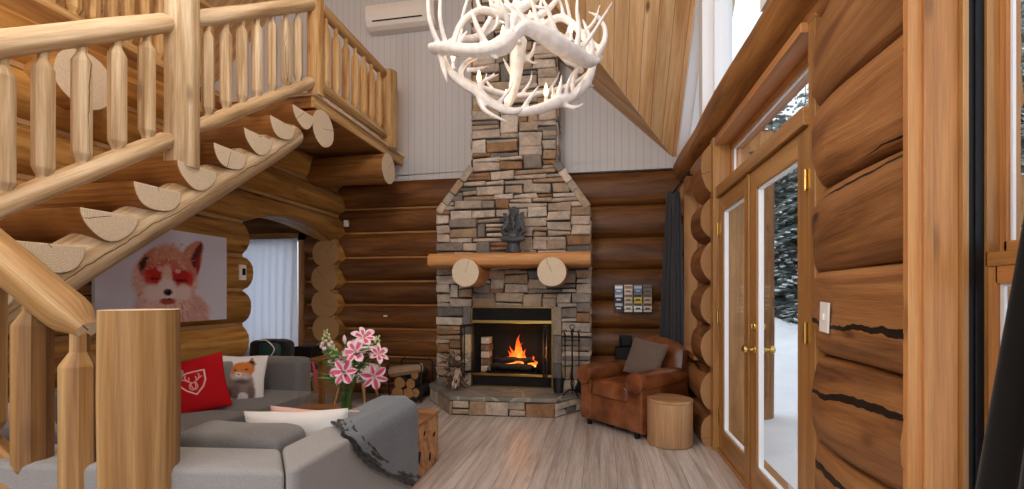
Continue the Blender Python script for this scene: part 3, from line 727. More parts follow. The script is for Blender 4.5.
# upper flight railing
rt = thing('stair_railing', 'pale peeled-log railing of the upper flight with a tall round newel', 'railing', (XS, 2.48, 2.1))
def rl(y, z0, y0, s): return z0 + (y-y0)*s
bz = lambda y: 1.685 + .686*(y-1.59); tz = lambda y: 2.385 + .686*(y-1.59)
def rail_tube(p0, p1, r, mat, t0=True, t1=True, seed=0, n=14):
    p0, p1 = Vector(p0), Vector(p1); L = (p1-p0).length; d = (p1-p0)/L; pts = []; rad = []
    if t0: pts += [p0, p0+d*.03, p0+d*.075]; rad += [r*.5, r*.62, r*.95]
    else: pts += [p0]; rad += [r]
    for k in range(1, 8): pts.append(p0+d*(L*k/8)); rad.append(r*(1+.03*math.sin(k*2.3+seed)))
    if t1: pts += [p1-d*.075, p1-d*.03, p1]; rad += [r*.95, r*.62, r*.5]
    else: pts += [p1]; rad += [r]
    mb = MB(); mb.tube(pts, rad, mat, n, M['end'], jit=.04, seed=seed); return mb
def newel(x, y, z0, z1, r, mat, seed=0, n=24):
    mb = MB(); m = 10; mb.tube([V(x, y, lerp(z0, z1, k/m)) for k in range(m+1)], [r*(1+.015*math.sin(k*1.3+seed)) for k in range(m+1)], mat, n, M['end'], jit=.03, seed=seed); return mb
newel(XS, 2.49, zt_(3)-.02, 3.62, .092, M['pale'], 1).build('newel_post', rt, bevel=.008)
newel(XS, .88, .74, 2.35, .09, M['pale'], 5).build('newel_post', rt, bevel=.008)
rail_tube((XS, .95, tz(.95)), (XS, 2.43, tz(2.43)), .056, M['pale'], False, True, 1).build('top_rail', rt)
rail_tube((XS, .95, bz(.95)), (XS, 2.43, bz(2.43)), .052, M['pale'], False, True, 2).build('bottom_rail', rt)
rail_tube((XS, 2.55, tz(2.55)), (XS, 3.80, tz(3.80)), .052, M['pale'], True, False, 3).build('top_rail', rt)
rail_tube((XS, 2.55, bz(2.55)), (XS, 3.80, bz(3.80)), .048, M['pale'], True, False, 4).build('bottom_rail', rt)
ysb = [onX(px, 100, XS).y for px in (3, 43, 82, 117, 147)]
ysb = [ysb[0]-.18, ysb[0]-.36] + ysb
ysr = [onX(px, 60, XS).y for px in (208, 226, 242, 257, 272, 286, 298)]
src = None
for k, y in enumerate(ysb + ysr):
    s2 = 1 if k < len(ysb) else .92
    if k in (0, len(ysb)):
        src = baluster_mb(.60, .043*s2, M['pale']).build('baluster', rt); src.matrix_parent_inverse = WM(rt).inverted(); src.location = (XS, y, bz(y)+.04)
    else: 
        o = share('baluster', src, rt, (XS, y, bz(y)+.04)); o.rotation_euler.z = k*1.7
# loft front railing
rt = thing('loft_railing', 'honey log railing guarding the loft edge above the room', 'railing', (XS, 4.5, LZ))
newel(XS, 3.88, LZ, 4.6, .072, M['honey'], 2).build('corner_post', rt, bevel=.006)
newel(XS, 5.38, LZ-.02, 4.03, .105, M['honey'], 3).build('end_post', rt, bevel=.015)
rail_tube((XS, 3.95, 3.96), (XS, 5.31, 3.96), .052, M['honey'], False, True, 5).build('top_rail', rt)
rail_tube((XS, 3.95, 3.225), (XS, 5.31, 3.225), .05, M['honey'], False, True, 6).build('bottom_rail', rt)
LY = [onX(p_, 100, XS).y for p_ in (325.8, 335.8, 345.8, 355, 363.6, 371, 378.8)]
for k, y in enumerate(LY):
    if k == 0: src = baluster_mb(.62, .042, M['honey']).build('baluster', rt); src.location = (XS, y, 3.26)
    else: o = share('baluster', src, rt, (XS, y, 3.26)); o.rotation_euler.z = k*1.1
# loft railing over the left wall
rt = thing('loft_railing', 'upper loft railing over the left log wall, behind the stair rails', 'railing', (-3.6, 2.5, LZ))
rail_tube((-3.6, .6, 3.20), (-3.6, 3.9, 3.20), .055, M['honey'], False, False, 7).build('bottom_rail', rt)
rail_tube((-3.6, .6, 3.96), (-3.6, 3.9, 3.96), .055, M['honey'], False, False, 8).build('top_rail', rt)
for k in range(19):
    y = 1.50 + k*.128
    if k == 0: src = baluster_mb(.64, .045, M['honey']).build('baluster', rt); src.location = (-3.6, y, 3.24)
    else: o = share('baluster', src, rt, (-3.6, y, 3.24)); o.rotation_euler.z = k*1.3
# lower flight railing
NX, NY = -1.395, 1.215
rt = thing('stair_railing', 'amber log railing of the lower flight with a thick newel at front left', 'railing', (NX, NY, 0))
newel(NX, NY, 0, 1.255, .102, M['newel'], 4, 32).build('newel_post', rt, bevel=.006)
pa, pb = onY(0, 256, NY), onY(88, 330, NY)
d = (pb-pa).normalized(); 
rail_tube(pa-d*.55, pb, .064, M['newel'], False, True, 9, 16).build('top_rail', rt)
off = V(0, 0, -.70); rail_tube(pa-d*.55+off, pb+d*.05+off, .062, M['newel'], False, True, 10, 16).build('bottom_rail', rt)
for k, px in enumerate((80, 33, -14, -61)):
    x = onY(px, 300, NY).x; zz = pa.z + (x-pa.x)*d.z/d.x - .70 + .05
    if k == 0: src = baluster_mb(.60, .052, M['newel']).build('baluster', rt); src.location = (x, NY, zz)
    else: o = share('baluster', src, rt, (x, NY, zz)); o.rotation_euler.z = k*2.1

# ------------------------------------------------------------------ FIREPLACE
def masonry(mb, P, nx, nz, cw, ch, inside, dep=.05, seed=1, big=.06):
    """random coursed stones; P(u, w, d) -> world point, inside(u, w) -> bool"""
    R_ = random.Random(seed); occ = [[not inside((i+.5)*cw, (j+.5)*ch) for i in range(nx)] for j in range(nz)]
    for j in range(nz):
        i = 0
        while i < nx:
            if occ[j][i]: i += 1; continue
            h = 2 if R_.random() < .52 else 1
            if R_.random() < big: h = R_.choice([3, 3, 4])
            wd = R_.randint(3, 7) if h == 1 else (R_.randint(3, 6) if h == 2 else R_.randint(2, 4))
            k = 0
            while k < wd and i+k < nx and not occ[j][i+k]: k += 1
            rest = 0
            while i+k+rest < nx and not occ[j][i+k+rest] and rest < 3: rest += 1
            if 0 < rest < 3 and nx > 8: k += rest
            hh = 1
            while hh < h and j+hh < nz and all(not occ[j+hh][i+q] for q in range(k)): hh += 1
            for a in range(hh):
                for q in range(k): occ[j+a][i+q] = True
            u0, u1, w0, w1 = i*cw+.005, (i+k)*cw-.005, j*ch+.005, (j+hh)*ch-.005
            d = dep*(.45+.55*R_.random()); jt = lambda: (R_.random()-.5)*.024
            c = [(u0+jt(), w0+jt()), (u1+jt(), w0+jt()), (u1+jt(), w1+jt()), (u0+jt(), w1+jt())]
            dj = [d + (R_.random()-.5)*.014 for _ in c]
            b = len(mb.v)
            for (u, w_) in c: mb.v.append(P(u, w_, -.02))
            ins = .010
            cu, cwm = (u0+u1)/2, (w0+w1)/2
            for (u, w_), dd in zip(c, dj): mb.v.append(P(u, w_, dd-.010))
            for (u, w_), dd in zip(c, dj): mb.v.append(P(u+math.copysign(ins, cu-u), w_+math.copysign(ins, cwm-w_), dd))
            for r in (0, 4):
                for q in range(4):
                    q2 = (q+1) % 4; mb.face((b+r+q, b+r+q2, b+r+4+q2, b+r+4+q), [(0, 0)]*4, M['stone'])
            mb.face((b+8, b+9, b+10, b+11), [(0, 0)]*4, M['stone'])
            i += k
fp = thing('stone_fireplace', 'tall grey and tan stone fireplace with a low slate hearth', 'fireplace', (-1.03, 5.5, 0))
YF = 5.50
XA, XBb, ZT = -1.965, -.10, 2.34
def body_in(x, z):
    if z < .2: return False
    if -1.64 < x < -.42 and z < 1.30 and (-1.625 < x < -.435 and z < 1.17): return False
    if z < ZT: return XA < x < XBb
    t = (z-ZT)/.52
    if t < 1: return XA+.43*t+.07 < x < XBb-.38*t-.07
    return -1.535 < x < -.48
mb = MB()
mb.box((XA+.02, YF, 0), (-1.62, YB+.05, ZT), M['mortar']); mb.box((-.44, YF, 0), (XBb-.02, YB+.05, ZT), M['mortar']); mb.box((-1.62, YF, 1.16), (-.44, YB+.05, ZT), M['mortar'])
mb.prism([(XA+.02, YF, ZT), (XBb-.02, YF, ZT), (-.50, YF, ZT+.53), (-1.52, YF, ZT+.53)], (0, YB+.05-YF, 0), M['mortar'])
mb.box((-1.52, YF, ZT+.5), (-.50, YB+.05, 6.0), M['mortar'])
x0 = XA; nx = int((XBb-XA)/.058)+1; cwx = (XBb-XA)/nx
masonry(mb, lambda u, w_, d: V(x0+u, YF-d, .2+w_), nx, int(5.6/.056), cwx, .056, lambda u, w_: body_in(x0+u, .2+w_), seed=11)
# returns of the chimney
masonry(mb, lambda u, w_, d: V(XBb-.02+d*.6, YF+u, .2+w_), 5, 32, .06, .066, lambda u, w_: True, seed=4)
masonry(mb, lambda u, w_, d: V(XA+.02-d*.6, YF+.3-u, .2+w_), 5, 32, .06, .066, lambda u, w_: True, seed=5)
masonry(mb, lambda u, w_, d: V(-.50+d*.6, YF+u, 2.87+w_), 5, 46, .06, .066, lambda u, w_: True, seed=6)
masonry(mb, lambda u, w_, d: V(-1.52-d*.6, YF+.3-u, 2.87+w_), 5, 46, .06, .066, lambda u, w_: True, seed=7)
# sloping cap stones on the shoulders
for sx, (ax, bx) in ((1, (XBb+.0, -.475)), (-1, (XA-.0, -1.54))):
    a = V(ax, 0, ZT-.01); b = V(bx, 0, ZT+.53); d = (b-a); L = d.length; d = d/L; nrm = V(-d.z, 0, d.x)
    if nrm.x*sx > 0: nrm = -nrm
    pos = 0
    for q, ln in enumerate((.26, .12, .17, .13) if sx > 0 else (.13, .15, .19, .21)):
        p0 = a + d*(pos+.006); p1 = a + d*(pos+ln-.006); pos += ln*L/.68
        pr = [p0, p1, p1+nrm*.085, p0+nrm*.085]
        mb.prism([V(p.x, YF-.055, p.z) for p in pr], (0, .35, 0), M['stone'])
o = mb.build('masonry', fp, bevel=.005, seg=2)
# long dressed stones around the firebox
for (xa, xb) in ((-1.62, -1.525), (-.535, -.44)):
    for (z0, z1) in ((.2, .50), (.505, .83), (.835, 1.165)):
        mb = MB(); mb.box((xa, YF-.05-.01*RND.random(), z0), (xb, YF+.25, z1), M['stone'], 'z'); mb.build('surround_stone', fp, bevel=.008)
# hearth
HZ = .205
hp = [(-2.08, 5.52), (-1.60, 4.87), (-.45, 4.95), (-.13, 5.42), (-.13, YB), (-2.08, YB)]
def inset(pl, d):
    cx, cy = -1.03, 5.6; return [(x + (cx-x)*d, y + (cy-y)*d) for x, y in pl]
mb = MB(); pl = inset(hp, .035); mb.prism([(x, y, .0) for x, y in pl], (0, 0, HZ-.045), M['mortar'])
for a, b, sd in ((0, 1, 21), (1, 2, 22), (2, 3, 23)):
    A = V(*pl[a], 0); B = V(*pl[b], 0); L = (B-A).length; d = (B-A)/L; nn = V(d.y, -d.x, 0)
    n_ = max(2, int(L/.06)); masonry(mb, lambda u, w_, dd: A + d*u + nn*(dd*.6) + V(0, 0, .003+w_), n_, 2, L/n_, .077, lambda u, w_: True, seed=sd, big=0)
mb.build('hearth_base', fp, bevel=.004, seg=2)
mb = MB(); mb.prism([(x, y, HZ-.045) for x, y in hp], (0, 0, .045), M['slate']); mb.build('hearth_slab', fp, bevel=.01)
# firebox
bx0, bx1, bz0, bz1 = -1.525, -.535, .205, 1.165
mb = MB(); y1 = YF+.245
mb.quadpts([(bx0, YF, bz0), (bx0+.12, y1, bz0), (bx0+.12, y1, bz1), (bx0, YF, bz1)], M['soot']); mb.quadpts([(bx1, YF, bz0), (bx1-.12, y1, bz0), (bx1-.12, y1, bz1), (bx1, YF, bz1)], M['soot'])
mb.quadpts([(bx0, y1, bz0), (bx1, y1, bz0), (bx1, y1, bz1), (bx0, y1, bz1)], M['soot']); mb.quadpts([(bx0, YF, bz0+.14), (bx1, YF, bz0+.14), (bx1, y1, bz0+.14), (bx0, y1, bz0+.14)], M['soot']); mb.quadpts([(bx0, YF, bz1-.1), (bx1, YF, bz1-.1), (bx1, y1, bz1-.3), (bx0, y1, bz1-.3)], M['soot'])
mb.build('firebox', fp)
mb = MB(); yf = YF-.03
mb.box((bx0, yf, bz0), (bx1, YF+.05, bz0+.13), M['soot']); mb.build('louver_panel', fp); mb = MB(); mb.box((bx0, yf, bz1-.17), (bx1, YF+.05, bz1-.02), M['soot'])
mb.build('louver_panel', fp)
mb = MB()
mb.box((bx0, yf-.015, bz0), (bx0+.02, yf+.01, bz1), M['dbrass'], 'z'); mb.box((bx1-.02, yf-.015, bz0), (bx1, yf+.01, bz1), M['dbrass'], 'z'); mb.box((bx0, yf-.015, bz1-.02), (bx1, yf+.01, bz1), M['dbrass'])
mb.box((bx0, yf-.015, bz0), (bx1, yf+.01, bz0+.015), M['dbrass']); mb.box((bx0+.02, yf-.02, bz1-.20), (bx1-.02, yf+.01, bz1-.165), M['brass']); mb.box((bx0+.02, yf-.02, bz0+.135), (bx1-.02, yf+.01, bz0+.165), M['brass'])
mb.build('brass_frame', fp, bevel=.002, seg=1)
def fdoor(p, q, z0, z1):
    p, q = V(*p, 0), V(*q, 0); d = (q-p).normalized(); n = V(-d.y, d.x, 0)*.012; L = (q-p).length; mb = MB()
    Mx = Matrix(((d.x, n.x/.012, 0, p.x), (d.y, n.y/.012, 0, p.y), (0, 0, 1, 0), (0, 0, 0, 1)))
    for lo, hi in (((0, -.006, z0), (.025, .006, z1)), ((L-.025, -.006, z0), (L, .006, z1)), ((0, -.006, z0), (L, .006, z0+.03)), ((0, -.006, z1-.03), (L, .006, z1))): mb.box(lo, hi, M['black'], 'z', M=Mx)
    o = mb.build('glass_door', fp, bevel=.003, seg=2)
    g = MB(); g.quadpts([p+V(0, 0, z0+.03), q+V(0, 0, z0+.03), q+V(0, 0, z1-.03), p+V(0, 0, z1-.03)], M['vase']); g.build('door_glass', o)
for a, b in (((-1.485, 5.46), (-1.60, 5.27)), ((-1.595, 5.265), (-1.485, 5.06)), ((-.585, 5.46), (-.63, 5.26)), ((-.625, 5.255), (-.56, 5.07))): fdoor(a, b, .375, .955)
mb = MB()
for k in range(9): mb.tube([V(-1.33+k*.075, 5.53, .43), V(-1.33+k*.075, 5.52, .385), V(-1.33+k*.075, 5.71, .385)], .008, M['iron'], 6)
mb.box((-1.36, 5.53, .37), (-.70, 5.55, .385), M['iron']); mb.box((-1.36, 5.68, .37), (-.70, 5.70, .385), M['iron'])
for x in (-1.34, -.72):
    for y in (5.54, 5.69): mb.box((x, y-.01, .345), (x+.015, y+.01, .385), M['iron'])
tag(mb.build('fire_grate'), 'black iron grate inside the firebox', 'grate')
for k, (x0, x1, y, z, r, lb) in enumerate(((-1.28, -.80, 5.575, .44, .042, 'front charred log on the grate'), (-1.22, -.76, 5.67, .44, .042, 'rear charred log on the grate'), (-1.26, -.80, 5.62, .51, .038, 'top charred log lying across the two others in the fire'))):
    mb = MB(); mb.tube([V(lerp(x0, x1, i/6), y+.02*math.sin(i+k), z+.01*math.sin(i*2+k)) for i in range(7)], r, M['char'], 12, M['char'], jit=.3, seed=k); tag(mb.build('burning_log'), lb, 'log', 'logs burning in the firebox')
mb = MB()
for k in range(5): 
    z = .37+.085*k; mb.box((-1.42, 5.55, z), (-1.32+.03*RND.random(), 5.70, z+.072), M['dry'] if k % 2 else M['dryw'], 'x')
tag(mb.build('ash_brick'), 'pale ashy stack of split wood at the left inside the firebox', 'firewood')
# flames
def flamemat():
    t = NT('flame'); uv, u, v = t.uv(); n = t.noise(t.objc(), 18, 3)
    tt = t.math('ADD', v, t.math('MULTIPLY', t.math('SUBTRACT', n, .5), .5))
    c = t.ramp(tt, [(0, (1, .42, .08, 1)), (.4, (1, .17, .02, 1)), (1, (.7, .04, .004, 1))]); e = t.add('ShaderNodeEmission'); t.set(e.inputs[0], c); t.set(e.inputs[1], t.mapr(tt, 0, 1, 2.6, .8))
    tr = t.add('ShaderNodeBsdfTransparent'); mx = t.add('ShaderNodeMixShader'); t.set(mx.inputs[0], t.mapr(n, .3, .55, .35, 1)); t.l.new(tr.outputs[0], mx.inputs[1]); t.l.new(e.outputs[0], mx.inputs[2]); t.l.new(mx.outputs[0], t.out.inputs[0]); t.n.remove(t.b); return t.mat
M['flame'] = flamemat()
mb = MB(); R_ = random.Random(5)
def tongue(x, y, z, h, r, lean, ph):
    def fn(u, v):
        a = 2*PI*u; rr = r*(math.sin(PI*min(1, v*.9+.1))**.8)*(1-v)**.6*1.5; k = v*v
        return V(x + rr*math.cos(a) + lean*k + .03*math.sin(v*7+ph)*v, y + rr*.6*math.sin(a) + .02*math.sin(v*5+ph*2)*v, z + h*v)
    mb.grid(fn, 10, 12, M['flame'])
for (x, h, r, ln) in ((-1.00, .40, .045, .06), (-.96, .30, .05, .03), (-1.06, .20, .045, -.02), (-.90, .22, .04, -.02), (-1.12, .13, .035, .01), (-.83, .14, .035, .02), (-.98, .16, .06, .0), (-1.03, .26, .03, -.03), (-.78, .09, .03, 0)):
    tongue(x, 5.60+.05*R_.random(), .43, h, r, ln, x*20)
tag(mb.build('fire'), 'orange flames burning in the fireplace', 'fire', kind='stuff')
L_ = bpy.data.lights.new('fire_light', 'POINT'); L_.energy = 1.6; L_.color = (1, .42, .12); L_.shadow_soft_size = .12; lo = bpy.data.objects.new('fire_light', L_); C.objects.link(lo); lo.location = (-.95, 5.50, .66)
# mantel
mt = thing('mantel', 'thick honey-coloured log mantel on two round log brackets', 'mantel', (-1.0, 5.2, 1.6))
mb = MB(); n = 20
def sec(x, k):
    a = 2*PI*k/n; c, s = math.cos(a), math.sin(a)
    return V(x, 5.28 + .20*math.copysign(abs(c)**.55, c)*(1+.04*noise.noise(V(x*2, c, s))), 1.695 + .082*math.copysign(abs(s)**.55, s)*(1+.10*noise.noise(V(x*2.3, c+4, s))))
b = 0; m = 30
for i in range(m+1):
    for k in range(n): mb.v.append(sec(lerp(-1.93, -.10, i/m), k))
for i in range(m):
    for k in range(n):
        k2 = (k+1) % n; a = i*n; mb.face((a+k, a+k2, a+n+k2, a+n+k), [(i*.06, k*.05), (i*.06, k*.05+.05), (i*.06+.06, k*.05+.05), (i*.06+.06, k*.05)], M['mantel'], True)
for i in (0, m):
    q = len(mb.v); mb.v += [mb.v[i*n+k].copy() for k in range(n)]; mb.face(tuple(range(q, q+n)), [(.15*math.cos(2*PI*k/n), .08*math.sin(2*PI*k/n)) for k in range(n)], M['end_d'])
mb.build('shelf', mt)
for x in (-1.455, -.505):
    mb = MB(); mb.tube([V(x, y, 1.548) for y in (4.98, 5.1, 5.2, 5.3, 5.4, 5.52)], .155, M['mantel'], 28, M['end'], jit=.03, seed=x); mb.build('bracket_log', mt, bevel=.006, seg=2)
# statue
mb = MB(); sx, sy, sz = -.965, 5.25, 1.775; k = 1.05
mb.lathe([(.085, 0), (.09, .03), (.075, .06), (.07, .13)], (sx, sy, sz), M['statue'], 18)
def bl(x, y, z, a, b_, c_2, rot=0):
    mb.superq((sx+x, sy+y, sz+z), (a, b_, c_2), M['statue'], 1, 1, Matrix.Rotation(rot, 3, 'Y'), 16, 10)
bl(0, 0, .18, .10, .08, .075); bl(0, .01, .28, .085, .07, .11); bl(0, 0, .42, .060, .06, .075); bl(0, -.05, .37, .028, .03, .075); bl(.01, -.065, .30, .02, .02, .05, .3)
bl(-.075, 0, .36, .03, .02, .075, .35); bl(.08, 0, .37, .032, .02, .08, -.45); bl(0, .01, .50, .04, .04, .035); bl(-.04, 0, .49, .02, .02, .03, -.4); bl(.045, 0, .48, .02, .02, .035, .5)
for s in (-1, 1):
    mb.tube([V(sx+s*.085, sy, sz+.33), V(sx+s*.125, sy-.02, sz+.24), V(sx+s*.07, sy-.08, sz+.19)], [.032, .03, .024], M['statue'], 10)
    mb.tube([V(sx+s*.05, sy-.02, sz+.15), V(sx+s*.12, sy-.05, sz+.16), V(sx-s*.02, sy-.09, sz+.14)], [.035, .035, .026], M['statue'], 10)
    mb.tube([V(sx+s*.075, sy, sz+.44), V(sx+s*.11, sy, sz+.46), V(sx+s*.10, sy-.02, sz+.38)], [.014, .018, .012], M['statue'], 8)
tag(mb.build('statue', remesh=.008, smooth_it=1), 'dark grey carved seated figure standing in the middle of the mantel', 'statue')
# fireplace tools
tx, ty = -.30, 5.18
t = thing('tool_stand', 'black iron stand holding the fireplace tools', 'tool stand', (tx, ty, HZ))
mb = MB(); mb.tube([V(tx, ty, HZ+.01), V(tx, ty, HZ+.72)], .008, M['black'], 8); mb.build('pole', t)
mb = MB()
for a in range(4): mb.tube([V(tx, ty, HZ+.06), V(tx+.06*math.cos(a*PI/2+.6), ty+.06*math.sin(a*PI/2+.6), HZ+.05), V(tx+.12*math.cos(a*PI/2+.6), ty+.12*math.sin(a*PI/2+.6), HZ+.008)], .008, M['black'], 8)
mb.build('foot', t)
mb = MB(); mb.tube([V(tx-.09, ty-.01, HZ+.60), V(tx+.09, ty-.01, HZ+.60)], .006, M['black'], 8); mb.tube([V(tx, ty-.07, HZ+.60), V(tx, ty+.07, HZ+.60)], .006, M['black'], 8); mb.build('crossbar', t)
mb = MB(); mb.tube([V(tx+.025*math.cos(a*PI/8), ty, HZ+.745+.025*math.sin(a*PI/8)) for a in range(17)], .005, M['black'], 6); mb.build('ring_handle', t)
def tool(name, x, y, label, cat, head):
    t = thing(name, label, cat, (x, y, HZ+.1)); mb = MB(); mb.tube([V(x, y, HZ+.16), V(x, y, HZ+.60)], .006, M['iron'], 8); mb.build('shaft', t)
    mb = MB(); mb.tube([V(x, y, HZ+.58), V(x, y, HZ+.66), V(x-.012, y, HZ+.70), V(x+.006, y, HZ+.72), V(x+.016, y, HZ+.69)], [.008, .010, .008, .007, .006], M['iron'], 8); mb.build('handle', t)
    mb = MB(); head(mb, x, y); mb.build('head', t)
def shovel(mb, x, y):
    def fn(u, v): return V(x-.05 + (u-.5)*.13*(1-.25*v) - .02, y-.03-.03*v+.02*(2*u-1)**2, HZ+.19-.16*v)
    mb.grid(fn, 8, 8, M['iron']); mb.tube([V(x, y, HZ+.17), V(x-.05, y-.03, HZ+.17)], .009, M['iron'], 8)
def broom(mb, x, y):
    R2 = random.Random(3)
    mb.lathe([(.018, 0), (.022, .03), (.012, .06)], (x, y, HZ+.15), M['iron'], 10)
    for i in range(60):
        a = R2.random()*2*PI; r = R2.random(); mb.tube([V(x+.012*r*math.cos(a), y+.012*r*math.sin(a), HZ+.16), V(x+.055*r*math.cos(a), y+.03*r*math.sin(a), HZ+.03)], .0025, M['black'], 4, caps=False)
def poker(mb, x, y): mb.tube([V(x, y, HZ+.17), V(x, y, HZ+.07), V(x, y, HZ+.04)], [.006, .006, .001], M['iron'], 8); mb.tube([V(x, y, HZ+.10), V(x+.03, y, HZ+.09), V(x+.04, y, HZ+.12)], .005, M['iron'], 6)
def tongs(mb, x, y):
    for s in (-1, 1): mb.tube([V(x, y, HZ+.2), V(x+s*.02, y, HZ+.12), V(x+s*.006, y, HZ+.05)], .005, M['iron'], 6)
tool('fire_shovel', tx-.075, ty-.02, 'black iron ash shovel, leftmost tool on the hearth stand', 'shovel', shovel)
tool('fire_brush', tx+.075, ty-.02, 'black fireplace brush with fanned bristles, right side of the stand', 'brush', broom)
tool('fire_poker', tx+.005, ty-.075, 'thin black poker hanging at the front of the tool stand', 'poker', poker)
tool('fire_tongs', tx, ty+.065, 'black tongs hanging at the back of the tool stand', 'tongs', tongs)
# dried leaf arrangement on the hearth
R_ = random.Random(12); cx, cy = -1.66, 5.22
t = thing('dried_leaf_bunch', 'upright bunch of dried brown and pale leaves on the hearth corner', 'dried leaves', (cx, cy, HZ))
def leafq(mb, p, d, L, W, mat, curl=.3):
    d = Vector(d).normalized(); s = d.cross(V(R_.random()-.5, R_.random()-.5, R_.random()-.5)).normalized(); n_ = d.cross(s)
    pr = [(0, 0), (.3, .5), (.6, .42), (1, 0)]; b = len(mb.v)
    for t_, w_ in pr:
        c = p + d*(L*t_) + n_*(curl*L*t_*t_); mb.v += [c - s*(W*w_), c + n_*W*.12, c + s*(W*w_)]
    for i in range(3):
        a = b+i*3
        for q in (0, 1): mb.face((a+q, a+q+1, a+q+4, a+q+3), [(0, 0)]*4, mat, True)
mb = MB()
for i in range(14):
    a = R_.random()*6.28; r = .09*R_.random(); mb.tube([V(cx, cy, HZ+.01), V(cx+r*math.cos(a), cy+r*.6*math.sin(a), HZ+.2), V(cx+1.5*r*math.cos(a), cy+r*math.sin(a), HZ+.33+.1*R_.random())], [.005, .004, .002], M['bark'], 5)
mb.build('stems', t)
for i in range(90):
    pass
mb = MB()
for i in range(110):
    a = R_.random()*6.28; h = R_.random()**.7*.42; r = .03+.10*R_.random()
    leafq(mb, V(cx+r*math.cos(a), cy+r*.7*math.sin(a), HZ+.02+h), (math.cos(a), math.sin(a), R_.random()*1.4-.6), .06+.05*R_.random(), .022, M['dry'])
o = mb.build('brown_leaves', t); o['label'] = 'brown curled leaves'; o['kind'] = 'stuff'
mb = MB()
for i in range(34):
    a = R_.random()*6.28; r = .05*R_.random()
    leafq(mb, V(cx+.07+r*math.cos(a), cy-.08+r*.5*math.sin(a), HZ+.08+.2*R_.random()), (math.cos(a)*.4, -.3, -1), .08, .02, M['dryw'])
for q in range(2): mb.superq((cx+.06+.09*q, cy-.04, HZ+.37-.03*q), (.035, .03, .03), M['dryw'], 1, 1, nu=12, nv=8)
o = mb.build('pale_leaves', t); o['label'] = 'pale hanging leaves'; o['kind'] = 'stuff'
t = thing('pinecone_pile', 'low heap of dark pine cones at the hearth edge', 'pine cones', (cx-.12, cy+.05, HZ)); t['kind'] = 'stuff'
mb = MB()
for i in range(12):
    p = V(cx-.15+.2*R_.random(), cy-.02+.25*R_.random(), HZ+.035+.12*R_.random()*(1-abs(i-6)/7))
    for q in range(26):
        h = q/26; a = q*2.4; rr = .035*math.sin(PI*(.15+.8*h)); leafq(mb, p+V(rr*.5*math.cos(a), rr*.5*math.sin(a), (h-.5)*.07), (math.cos(a), math.sin(a), .5), .022, .012, M['dry'])
mb.build('cones', t)
# firewood rack
rx0, rx1, ry0, ry1 = -2.50, -2.10, 5.30, 5.68
t = thing('firewood_rack', 'black iron firewood rack standing left of the hearth', 'firewood rack', (-2.3, 5.5, 0))
for y in (ry0, ry1):
    mb = MB(); mb.tube([V(rx0, y, .02), V(rx0-.01, y, .46), V(rx0+.04, y, .50)], .011, M['black'], 8); mb.tube([V(rx1, y, .02), V(rx1+.01, y, .46), V(rx1-.04, y, .50)], .011, M['black'], 8); mb.tube([V(rx0, y, .06), V(rx1, y, .06)], .011, M['black'], 8); mb.tube([V(rx0, y, .48), V(rx1, y, .48)], .008, M['black'], 8); mb.build('side_hoop', t)
for x in (rx0+.06, rx1-.06): mb = MB(); mb.tube([V(x, ry0, .06), V(x, ry1, .06)], .010, M['black'], 8); mb.build('bottom_rail', t)
spec = [(.10, .12, .075, 'bark', 0), (.24, .12, .07, 'bark', .03), (.33, .13, .055, 'bark', -.02), (.13, .24, .07, 'bark', .05), (.27, .235, .06, 'bark', 0), (.20, .345, .065, 'split', .2), (.32, .34, .05, 'bark', .0)]
lbs = ['bottom left dark log in the firewood rack', 'bottom middle dark log in the firewood rack', 'bottom right dark log in the firewood rack', 'dark log on the left of the rack, second layer', 'dark log on the right of the rack, second layer', 'pale split log lying crosswise on top of the firewood', 'small dark log at the upper right of the rack']
for (x, z, r, m_, rot), lb in zip(spec, lbs):
    mb = MB()
    if m_ == 'split':
        p0, p1 = V(rx0-.0, 5.34, z+.02), V(rx1+.0, 5.32, z+.09); d = (p1-p0)
        mb.tube([p0+d*(i/6) for i in range(7)], [.06, .066, .063, .066, .062, .065, .058], M['split'], 7, M['end'], jit=.15, seed=3); mb.sm = [False]*len(mb.sm)
    else: mb.tube([V(rx0+x+.01*math.sin(i), ry0+.01+i*.06, z) for i in range(7)], r, M['barkw'], 12, M['end_d'], jit=.25, seed=x*9)
    o = mb.build('firewood_log'); tag(o, lb, 'firewood', 'logs in the firewood rack')

# ------------------------------------------------------------------ CHANDELIER
cd = thing('antler_chandelier', 'large white antler chandelier with candle bulbs hanging over the room', 'chandelier', (-.52, 2.95, 2.45))
def cr(pts, rad, n=4):   # catmull-rom refine
    P = [pts[0]]+pts+[pts[-1]]; R = [rad[0]]+rad+[rad[-1]]; op = []; orr = []
    for i in range(1, len(P)-2):
        for k in range(n):
            t = k/n; a, b, c, d = P[i-1], P[i], P[i+1], P[i+2]
            op.append(.5*((2*b)+(c-a)*t+(2*a-5*b+4*c-d)*t*t+(3*b-a-3*c+d)*t**3)); orr.append(lerp(R[i], R[i+1], t))
    op.append(P[-2]); orr.append(R[-2]); return op, orr
def antler(*branches):
    """each branch: list of (px, py, distance, radius mm)"""
    mb = MB()
    for i, br in enumerate(branches):
        pts = [onD(a, b, d) for a, b, d, r in br]; rad = [max(.0015, r/1000) for a, b, d, r in br]
        p, r = cr(pts, rad); mb.tube(p, [q*(1.38 if i == 0 else 1.12) for q in r], M['antler'], 12, M['antler'], jit=.26, seed=len(mb.v)*.01)
    return mb.build('antler', cd, remesh=.007, smooth_it=2)
